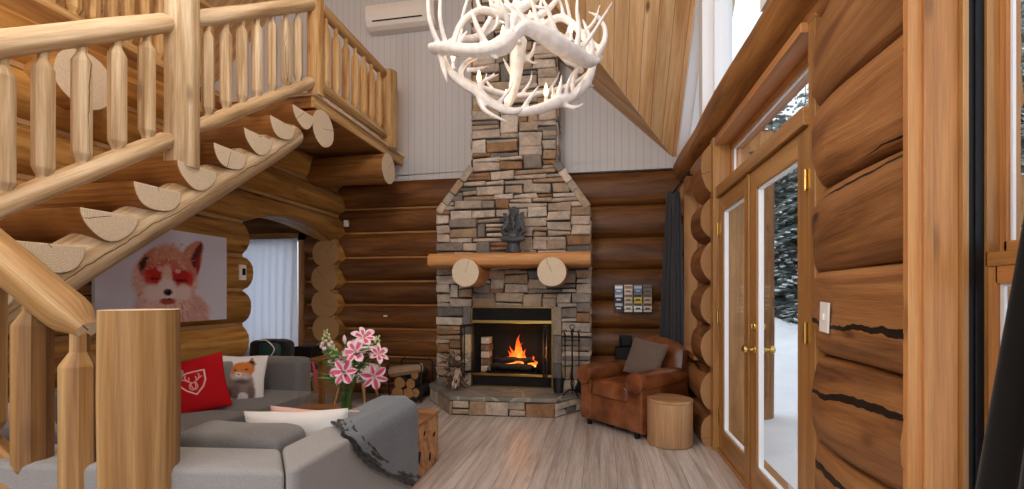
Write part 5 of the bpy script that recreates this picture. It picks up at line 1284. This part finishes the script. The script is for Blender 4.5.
mb.grid(fnb(-1), 24, 20, M['leather']); mb.grid(fnb(1), 24, 20, M['leather'], flip=True)
mb.grid(lambda u, v: lerp(fnb(-1)(u, 1), fnb(1)(u, 1), v), 24, 4, M['leather']); mb.grid(lambda u, v: lerp(fnb(-1)(0, u), fnb(1)(0, u), v), 20, 4, M['leather'], flip=True); mb.grid(lambda u, v: lerp(fnb(-1)(1, u), fnb(1)(1, u), v), 20, 4, M['leather'])
bk_ = lp('backrest', mb)
mb = MB()
for k in range(33):
    u = k/32; p = (fnb(-1)(u, 1)*.55 + fnb(1)(u, 1)*.45); mb.superq(p+V(0, 0, .002), (.007, .007, .005), M['dbrass'], 1, 1, nu=8, nv=5)
for s in (0, 1):
    for k in range(14): p = fnb(-1)(s, .45+.55*k/14)*.6+fnb(1)(s, .45+.55*k/14)*.4; mb.superq(p+V(.003*(2*s-1), 0, 0), (.005, .007, .007), M['dbrass'], 1, 1, nu=8, nv=5)
q = mb.build('nailhead_trim', bk_, local=True); q['kind'] = 'stuff'
for x, y in ((-.30, -.32), (.30, -.32), (-.28, .30), (.28, .30)):
    mb = MB(); mb.lathe([(.018, 0), (.026, .015), (.022, .03), (.03, .065)], (x, y, 0), M['blackp'], 12); lp('foot', mb)
rr_ = Matrix.Rotation(math.radians(-44), 3, 'Z'); cc = rr_ @ V(.03, .13, 0) + V(.335, 4.83, .66)
cushion('throw_cushion', (cc.x, cc.y, cc.z), .40, .38, .13, R3(-36, -22, 8), M['greybrown'], 'taupe velvet cushion standing on the leather armchair')
# drum side table
t = thing('drum_table', 'round wooden drum side table beside the leather armchair', 'side table', (.60, 4.30, 0))
mb = MB(); mb.lathe([(.183, .004), (.19, .012), (.19, .375)], (.60, 4.30, 0), M['drum'], 48)
for i, m_ in enumerate(mb.f): 
    if len(m_) == 4: mb.uv[i] = [(b, a*.5) if False else (a, b) for a, b in mb.uv[i]]
mb.build('drum_body', t)
mb = MB(); mb.lathe([(.188, .375), (.194, .380), (.194, .392), (.188, .398)], (.60, 4.30, 0), M['drum'], 48); mb.build('table_top', t)
# brochure rack
rk_ = thing('brochure_rack', 'black wire wall rack of travel brochures on the dark log wall', 'brochure rack', (.375, 5.62, 1.1))
bx, by = .16, 5.60
mb = MB()
for z in (1.10, 1.20, 1.30): mb.tube([V(bx, by, z), V(bx+.43, by, z)], .003, M['black'], 5); mb.tube([V(bx, by-.05, z+.035), V(bx+.43, by-.05, z+.035)], .003, M['black'], 5)
for c4 in range(5): mb.tube([V(bx+c4*.1075, by+.02, 1.08), V(bx+c4*.1075, by+.02, 1.42)], .003, M['black'], 5)
for z in (1.10, 1.20, 1.30):
    for c4 in range(5): mb.tube([V(bx+c4*.1075, by+.02, z), V(bx+c4*.1075, by-.05, z), V(bx+c4*.1075, by-.05, z+.035)], .003, M['black'], 5)
mb.build('wire_frame', rk_)
bc = [['blue and white', (120, 145, 180), (235, 235, 235)], ['cream', (215, 200, 180), (150, 110, 90)], ['blue-grey', (90, 120, 150), (180, 190, 200)], ['grey-brown', (120, 110, 100), (70, 80, 70)],
      ['dark navy with a white band', (25, 32, 55), (220, 220, 225)], ['beige', (200, 185, 165), (120, 100, 85)], ['yellow and dark', (215, 185, 40), (40, 45, 55)], ['tan', (185, 165, 145), (100, 80, 65)],
      ['black with a white mark', (15, 17, 30), (200, 205, 215)], ['pale grey', (215, 212, 205), (110, 100, 95)], ['white and charcoal', (220, 220, 220), (60, 60, 60)], ['sand-coloured', (205, 190, 175), (70, 60, 55)]]
rows = ['top row', 'middle row', 'bottom row']; colsn = ['leftmost pocket', 'second pocket', 'third pocket', 'rightmost pocket']
for k, (nm, c1, c2) in enumerate(bc):
    r_, c_i = k//4, k % 4; m1, m2 = plain('brochure_a%d' % k, srgb(*c1), .4), plain('brochure_b%d' % k, srgb(*c2), .4)
    x = bx+.008+c_i*.1075; z = 1.305-.1*r_; y = by-.03; Mx = Matrix.Translation(V(x, y, z)) @ Matrix.Rotation(math.radians(-10), 4, 'X')
    mb = MB(); mb.box((0, 0, 0), (.092, .006, .115), m1, M=Mx); mb.box((.004, -.0012, .07), (.088, -.0002, .10), m2, M=Mx); mb.box((.02, -.0012, .03), (.07, -.0002, .05), m2, M=Mx)
    tag(mb.build('brochure'), '%s brochure, %s, %s of the wall rack' % (nm, rows[r_], colsn[c_i]), 'brochure', 'brochures in the wall rack')
# black units behind the chair
t = thing('side_cabinet', 'low black cabinet in the corner behind the leather armchair', 'cabinet', (.42, 5.5, 0))
mb = MB(); mb.box((.17, 5.32, .02), (.80, 5.66, .50), M['blackp']); mb.build('body', t, bevel=.008)
mb = MB(); mb.box((.19, 5.312, .06), (.48, 5.325, .47), M['black']); mb.build('door', t, bevel=.004); mb = MB(); mb.box((.49, 5.312, .06), (.78, 5.325, .47), M['black']); mb.build('door', t, bevel=.004)
t = thing('wine_cooler', 'black appliance with a small white label behind the armchair', 'appliance', (.33, 5.45, .50))
mb = MB(); mb.box((.17, 5.36, .501), (.44, 5.62, .71), M['blackp']); mb.build('body', t, bevel=.01); mb = MB(); mb.box((.30, 5.354, .56), (.37, 5.360, .60), M['label']); mb.build('label_plate', t)
t = thing('telephone', 'black wall phone handset above the appliance with the label', 'telephone', (.30, 5.66, .71)); 
mb = MB(); mb.box((.22, 5.56, .711), (.36, 5.64, .83), M['blackp']); mb.build('base', t, bevel=.012); mb = MB(); mb.tube([V(.235, 5.55, .72), V(.235, 5.535, .76), V(.235, 5.55, .82)], [.016, .012, .016], M['blackp'], 10); mb.build('handset', t)
o = bbox('speaker', (.54, 5.38, .501), (.70, 5.60, .73), M['blackp'], None, .01); tag(o, 'plain black box standing close to the charcoal curtain', 'speaker')

# ------------------------------------------------------------------ WALL THINGS
# fox print
t = thing('fox_picture', 'large unframed photo print of a fox with closed eyes', 'picture', (-3.36, 3.19, 1.09))
y0_, y1_, z0_, z1_ = 2.60, 3.74, 1.08, 1.82
def PZ(zx, zy):   # photo detail coordinates to picture u, v
    p = onX(90+zx/4.657, 225+zy/4.657, -3.38); return ((p.y-y0_)/(y1_-y0_), (z1_-p.z)/(z1_-z0_))
def E_(cx, cy, rx, ry, col, soft, rot=0):
    c = PZ(cx, cy); a = PZ(cx+rx, cy); b = PZ(cx, cy+ry); return ('e', c[0], c[1], abs(a[0]-c[0]), abs(b[1]-c[1]), rot, col, soft)
def P_(pts, col, soft): return ('p', [PZ(*p) for p in pts], col, soft)
fs = [E_(455, 430, 85, 110, (205, 160, 152), .03), E_(250, 400, 60, 90, (210, 175, 168), .04), E_(345, 255, 142, 138, (218, 172, 160), .03), E_(345, 360, 110, 70, (226, 196, 190), .05),
      P_([(205, 185), (240, 130), (290, 105), (312, 190), (220, 235)], (186, 108, 88), .015), P_([(212, 180), (240, 145), (262, 150), (238, 205), (220, 215)], (70, 42, 40), .012),
      P_([(400, 165), (430, 105), (480, 75), (505, 75), (518, 95), (505, 180), (480, 250)], (200, 132, 112), .012), P_([(455, 165), (478, 110), (505, 80), (512, 100), (492, 195), (470, 200)], (98, 42, 44), .012), P_([(478, 190), (500, 120), (500, 200), (488, 235)], (170, 40, 40), .012),
      E_(350, 150, 75, 60, (206, 150, 122), .05), E_(350, 200, 60, 40, (205, 110, 95), .04), E_(292, 235, 56, 42, (196, 46, 40), .04), E_(412, 248, 56, 44, (190, 44, 40), .04), E_(315, 205, 16, 12, (225, 165, 155), .01), E_(395, 215, 14, 10, (225, 165, 155), .01),
      E_(285, 250, 34, 5, (96, 12, 14), .008), E_(410, 258, 34, 5, (96, 12, 14), .008), E_(345, 245, 24, 60, (226, 190, 178), .02), E_(345, 302, 46, 56, (232, 214, 212), .02), E_(278, 315, 44, 36, (232, 214, 212), .03), E_(422, 312, 36, 36, (228, 208, 206), .03),
      E_(255, 250, 12, 24, (205, 60, 50), .02), E_(455, 255, 12, 28, (205, 60, 50), .02), E_(348, 356, 36, 15, (176, 74, 60), .012), E_(350, 344, 30, 3, (80, 30, 28), .005), E_(348, 313, 20, 16, (24, 20, 22), .006), E_(343, 307, 6, 4, (90, 90, 95), .004)]
R_ = random.Random(44)
def fur(n_, cx, cy, rx, ry, c1_, ln, rlo=.0):
    for _ in range(n_):
        a = R_.random()*2*PI; q = lerp(rlo, 1, R_.random()**.6); x = cx+rx*q*math.cos(a); y = cy+ry*q*math.sin(a); dx, dy = (x-350)/150+.25*(R_.random()-.5), (y-240)/150+.25*(R_.random()-.5)
        fs.insert(ins_, ('s', [PZ(x, y), PZ(x+dx*ln, y+dy*ln+3)], .0022, c1_[_ % len(c1_)], .004))
ins_ = 4; fur(150, 345, 255, 142, 140, [(232, 205, 198), (196, 132, 116), (222, 186, 176), (206, 120, 104)], 26, .75)
fur(60, 455, 420, 85, 90, [(226, 190, 184), (184, 120, 112)], 26, .3)
ins_ = len(fs)-8; fur(110, 350, 170, 110, 80, [(232, 200, 190), (190, 100, 84), (220, 170, 156), (214, 84, 74)], 20)
cols = paint(230, 150, (214, 214, 230), fs, jitter=.004, seed=4)
mb = MB(); mb.grid(lambda u, v: V(-3.352, lerp(y0_, y1_, u), lerp(z1_, z0_, v)), 230, 150, M['print'], False, flip=True); mb.build('photo_print', t, colors=cols)
mb = MB(); mb.box((-3.378, y0_, z0_), (-3.3535, y1_, z1_), M['wpaint']); mb.build('backing_panel', t)
# thermostat
t = thing('thermostat', 'small white thermostat with a dark display by the archway', 'thermostat', (-3.37, 3.97, 1.44))
mb = MB(); mb.box((-3.385, 3.92, 1.44), (-3.355, 3.99, 1.59), M['white_pl']); mb.build('cover', t, bevel=.004); mb = MB(); mb.box((-3.356, 3.935, 1.49), (-3.352, 3.975, 1.555), M['blackp']); mb.build('display', t)
t = thing('motion_sensor', 'tiny white sensor box in the corner at the end of the arch log', 'sensor', (-3.26, 5.64, 2.19))
mb = MB(); mb.box((-3.29, 5.62, 2.19), (-3.235, 5.67, 2.275), M['white_pl']); mb.build('housing', t, bevel=.008); mb = MB(); mb.superq((-3.262, 5.618, 2.22), (.016, .005, .016), M['label'], 1, 1, nu=14, nv=8); mb.build('lens', t)
t = thing('light_switch', 'white wall switch plate on the log pier beside the doors', 'light switch', (.92, 2.17, 1.14))
Mx = Matrix.Translation(V(.914, 2.165, 1.145)) @ Matrix.Rotation(math.radians(4), 4, 'X')
mb = MB(); mb.box((0, -.037, 0), (.008, .037, .125), M['white_pl'], M=Mx); mb.build('cover_plate', t, bevel=.002); mb = MB(); mb.box((-.006, -.007, .05), (.002, .007, .078), M['white_pl'], M=Mx); mb.build('toggle', t, bevel=.002)
# air conditioner
t = thing('air_conditioner', 'off-white wall-mounted air conditioner high on the white gable wall', 'air conditioner', (-2.6, 5.7, 4.83))
DZ = -.10
sec = [(a_, b_+DZ) for a_, b_ in [(YB, 5.14), (YB-.17, 5.14), (YB-.205, 5.12), (YB-.215, 5.05), (YB-.21, 4.93), (YB-.18, 4.86), (YB-.12, 4.83), (YB, 4.83)]]
mb = MB(); mb.prism([(-2.97, y, z) for y, z in sec], (.93, 0, 0), M['acw']); mb.build('housing', t, bevel=.012)
mb = MB(); mb.box((-2.87, YB-.2145, 4.905+DZ), (-2.20, YB-.198, 4.915+DZ), M['soot']); mb.build('vent_slot', t)
mb = MB(); mb.prism([(-2.87, YB-.20, 4.898+DZ), (-2.87, YB-.135, 4.838+DZ), (-2.87, YB-.13, 4.845+DZ), (-2.87, YB-.193, 4.904+DZ)], (.73, 0, 0), M['acw']); mb.build('air_flap', t)
mb = MB(); mb.lathe([(.008, 0), (.008, .003)], (-2.12, YB-.2135, 5.0+DZ), M['soot'], 10, V(0, -1, 0)); mb.build('indicator', t)
# small white fitting on the dark log wall
t_ = MB(); t_.box((-2.75, 5.66, 1.02), (-2.70, 5.68, 1.04), M['white_pl']); tag(t_.build('wall_clip', bevel=.003), 'tiny white clip on the dark log wall above the firewood', 'clip')

# ------------------------------------------------------------------ OUTSIDE
def gz(x, y):
    b = .9*math.exp(-((x-4.6)/1.6)**2)*(.6+.4*math.sin(y*.5+1)) + .5*noise.noise(V(x*.25, y*.25, 0)) + .16*noise.noise(V(x*1.1, y*1.1, 3)) + .05*noise.noise(V(x*3, y*3, 3))
    k = min(1, max(0, (x-1.35)/1.6)); return -.22 + k*(b+.05) + .06*max(0, x-8)
mb = MB()
def gf(u, v):
    x = 1.22 + 70*u**2.2; y = -25 + 105*v; return V(x, y, gz(x, y))
mb.grid(gf, 110, 170, M['snow']); o = mb.build('snow_ground'); struct(o)
mb = MB(); mb.grid(lambda u, v: V(lerp(-60, 1.3, u), lerp(6.3, 70, v), -.3+.3*noise.noise(V(u*20, v*20, 1))), 40, 40, M['snow']); struct(mb.build('ground'))
def conifer(h, seed, nb=9, dens=1.0):
    R2 = random.Random(seed); g = MB(); s = MB(); tr = MB()
    tr.tube([V(0, 0, -.3), V(.02, 0, h*.5), V(0, 0, h*.97)], [h*.018, h*.011, .01], M['bark'], 8)
    z = h*.08
    while z < h*.97:
        R = (h-z)*.27+.12; n_ = nb if z < h*.7 else 6
        for k in range(n_):
            a = 2*PI*(k+R2.random()*.8)/n_; L = R*(.75+.45*R2.random()); dz = -.28-.2*R2.random(); d = V(math.cos(a), math.sin(a), 0); sd = V(-d.y, d.x, 0)
            m = max(4, int(L*5))
            for i in range(1, m+1):
                t = i/m; c = V(0, 0, z) + d*(L*t) + V(0, 0, dz*L*t*t+.06*L*t)
                for sg in (-1, 1):
                    ln = L*.36*(1.15-t)+.07; tip = c + (sd*sg*.85 + d*.5).normalized()*ln + V(0, 0, -.10*ln - .05*R2.random()); w_ = ln*.30
                    q = (tip-c).normalized().cross(V(0, 0, 1)).normalized()*w_
                    g.quadpts([c, lerp(c, tip, .5)+q+V(0, 0, -.03), tip, lerp(c, tip, .5)-q+V(0, 0, -.03)], M['needle'], [(0, 0)]*4)
                    if R2.random() < .95*dens: up = V(0, 0, .02+.02*R2.random()); s.quadpts([c+up, lerp(c, tip, .5)+q*.95+up*.6, lerp(c, tip, 1.0)+up*.3, lerp(c, tip, .5)-q*.95+up*.6], M['snow'], [(0, 0)]*4)
        z += h*.032+.05*R2.random()
    return g, s, tr
protos = []
for k, (h, sd) in enumerate(((7.5, 1), (9.5, 2), (5.5, 3))):
    g, s, tr = conifer(h, sd); protos.append((g, s, tr))
spots = [(5.9, 7.6, 1), (4.6, 6.0, 2), (7.2, 18.4, 1), (6.0, 14.0, 1), (9.4, 20.5, 1), (6.6, 11.6, 0), (5.0, 15.2, 1), (8.6, 16.0, 1), (4.4, 20.5, 0), (7.4, 21.0, 1), (3.4, 26, 1), (6.6, 27, 1), (10.6, 24, 1), (10.4, 11.2, 1), (5.4, 5.2, 2), (8.6, 3.4, 1), (7.9, 9.6, 0), (12.6, 16.5, 1), (5.2, 33, 1), (13, 6.5, 1), (6.8, 0.2, 1)]
made = {}
kinds = ['mid-height', 'tall', 'young low']
for i, (x, y, k) in enumerate(spots):
    root = thing('fir_tree', '%s snow-laden fir tree in the woods beyond the windows' % kinds[k], 'tree', (x, y, gz(x, y)-.1), (i*1.3) % 6.28, 'snowy firs outside')
    if k not in made:
        g, s, tr = protos[k]; a, b, c = g.build('branches', root, local=True), s.build('snow_load', root, local=True), tr.build('trunk', root, local=True); made[k] = (a, b, c)
    else:
        for src in made[k]: o = src.copy(); C.objects.link(o); o.parent = root
    sc_ = .85+.35*((i*37) % 10)/10; root.scale = (sc_, sc_, sc_)
# porch post outside the door
t = thing('porch_post', 'thick reddish log post of the porch seen through the far door leaf', 'post', (1.78, 6.05, -.25))
mb = MB(); mb.tube([V(1.78, 6.05, z) for z in (-.3, .3, .9, 1.5, 2.1, 2.7, 3.2)], .24, M['log_right'], 20, M['end'], jit=.04, seed=3); mb.build('log', t)
mb = MB(); mb.tube([V(1.78, 6.05, 2.95), V(1.78, 6.05, 3.15)], .3, M['beam'], 20, M['end']); mb.build('cap', t)

# white globes added out of view as fill light for the interior
for k, (x, y, z, e_, lb) in enumerate(((-2.6, -.6, 4.3, 520, 'added white fill globe under the ridge behind the staircase'), (.1, -1.1, 2.6, 330, 'added white fill globe nearest the right wall'), (-5.4, 3.4, 4.4, 200, 'added white fill globe over the loft'), (-1.2, 1.7, 4.4, 430, 'added white fill globe in the vault in front of the chandelier'))):
    t = thing('fill_lamp', lb, 'fill light', (x, y, z)); m_ = emis('fill_globe_%d' % k, (1, .88, .72, 1), 2)
    mb = MB(); mb.superq((x, y, z), (.20, .20, .20), m_, 1, 1); g_ = mb.build('fill_globe', t); 
    mb = MB(); mb.tube([V(x, y, z+.19), V(x, y, roofz(x)-.05)], .006, M['black'], 6); mb.lathe([(.05, 0), (.04, .04), (.01, .06)], (x, y, z+.18), M['black'], 12); mb.build('cord', t)
    L_ = bpy.data.lights.new('fill_light', 'POINT'); L_.energy = e_; L_.color = (1, .93, .84); L_.shadow_soft_size = .22; lo = bpy.data.objects.new('fill_light', L_); C.objects.link(lo); lo.location = (x, y, z)

# ------------------------------------------------------------------ light, camera
wd = bpy.data.worlds.new('World'); bpy.context.scene.world = wd; wd.use_nodes = True
bg = wd.node_tree.nodes['Background']; bg.inputs[0].default_value = (.86, .93, 1, 1); bg.inputs[1].default_value = 1.1
cam = bpy.data.cameras.new('camera'); co = bpy.data.objects.new('camera', cam); C.objects.link(co)
cam.sensor_width = 36; cam.lens = 36*F/1024; cam.shift_y = (HY-244.5)/1024
co.location = (0, 0, HC); co.rotation_euler = (PI/2, 0, TH); cam.clip_start = .02; cam.clip_end = 300
sc = bpy.context.scene; sc.camera = co
sc.view_settings.view_transform = 'Standard'; sc.view_settings.look = 'None'; sc.view_settings.exposure = .5; sc.view_settings.gamma = 1
sc.view_settings.use_curve_mapping = False
sc.cycles.max_bounces = 10; sc.cycles.diffuse_bounces = 6; sc.cycles.transparent_max_bounces = 12; sc.cycles.sample_clamp_indirect = 6
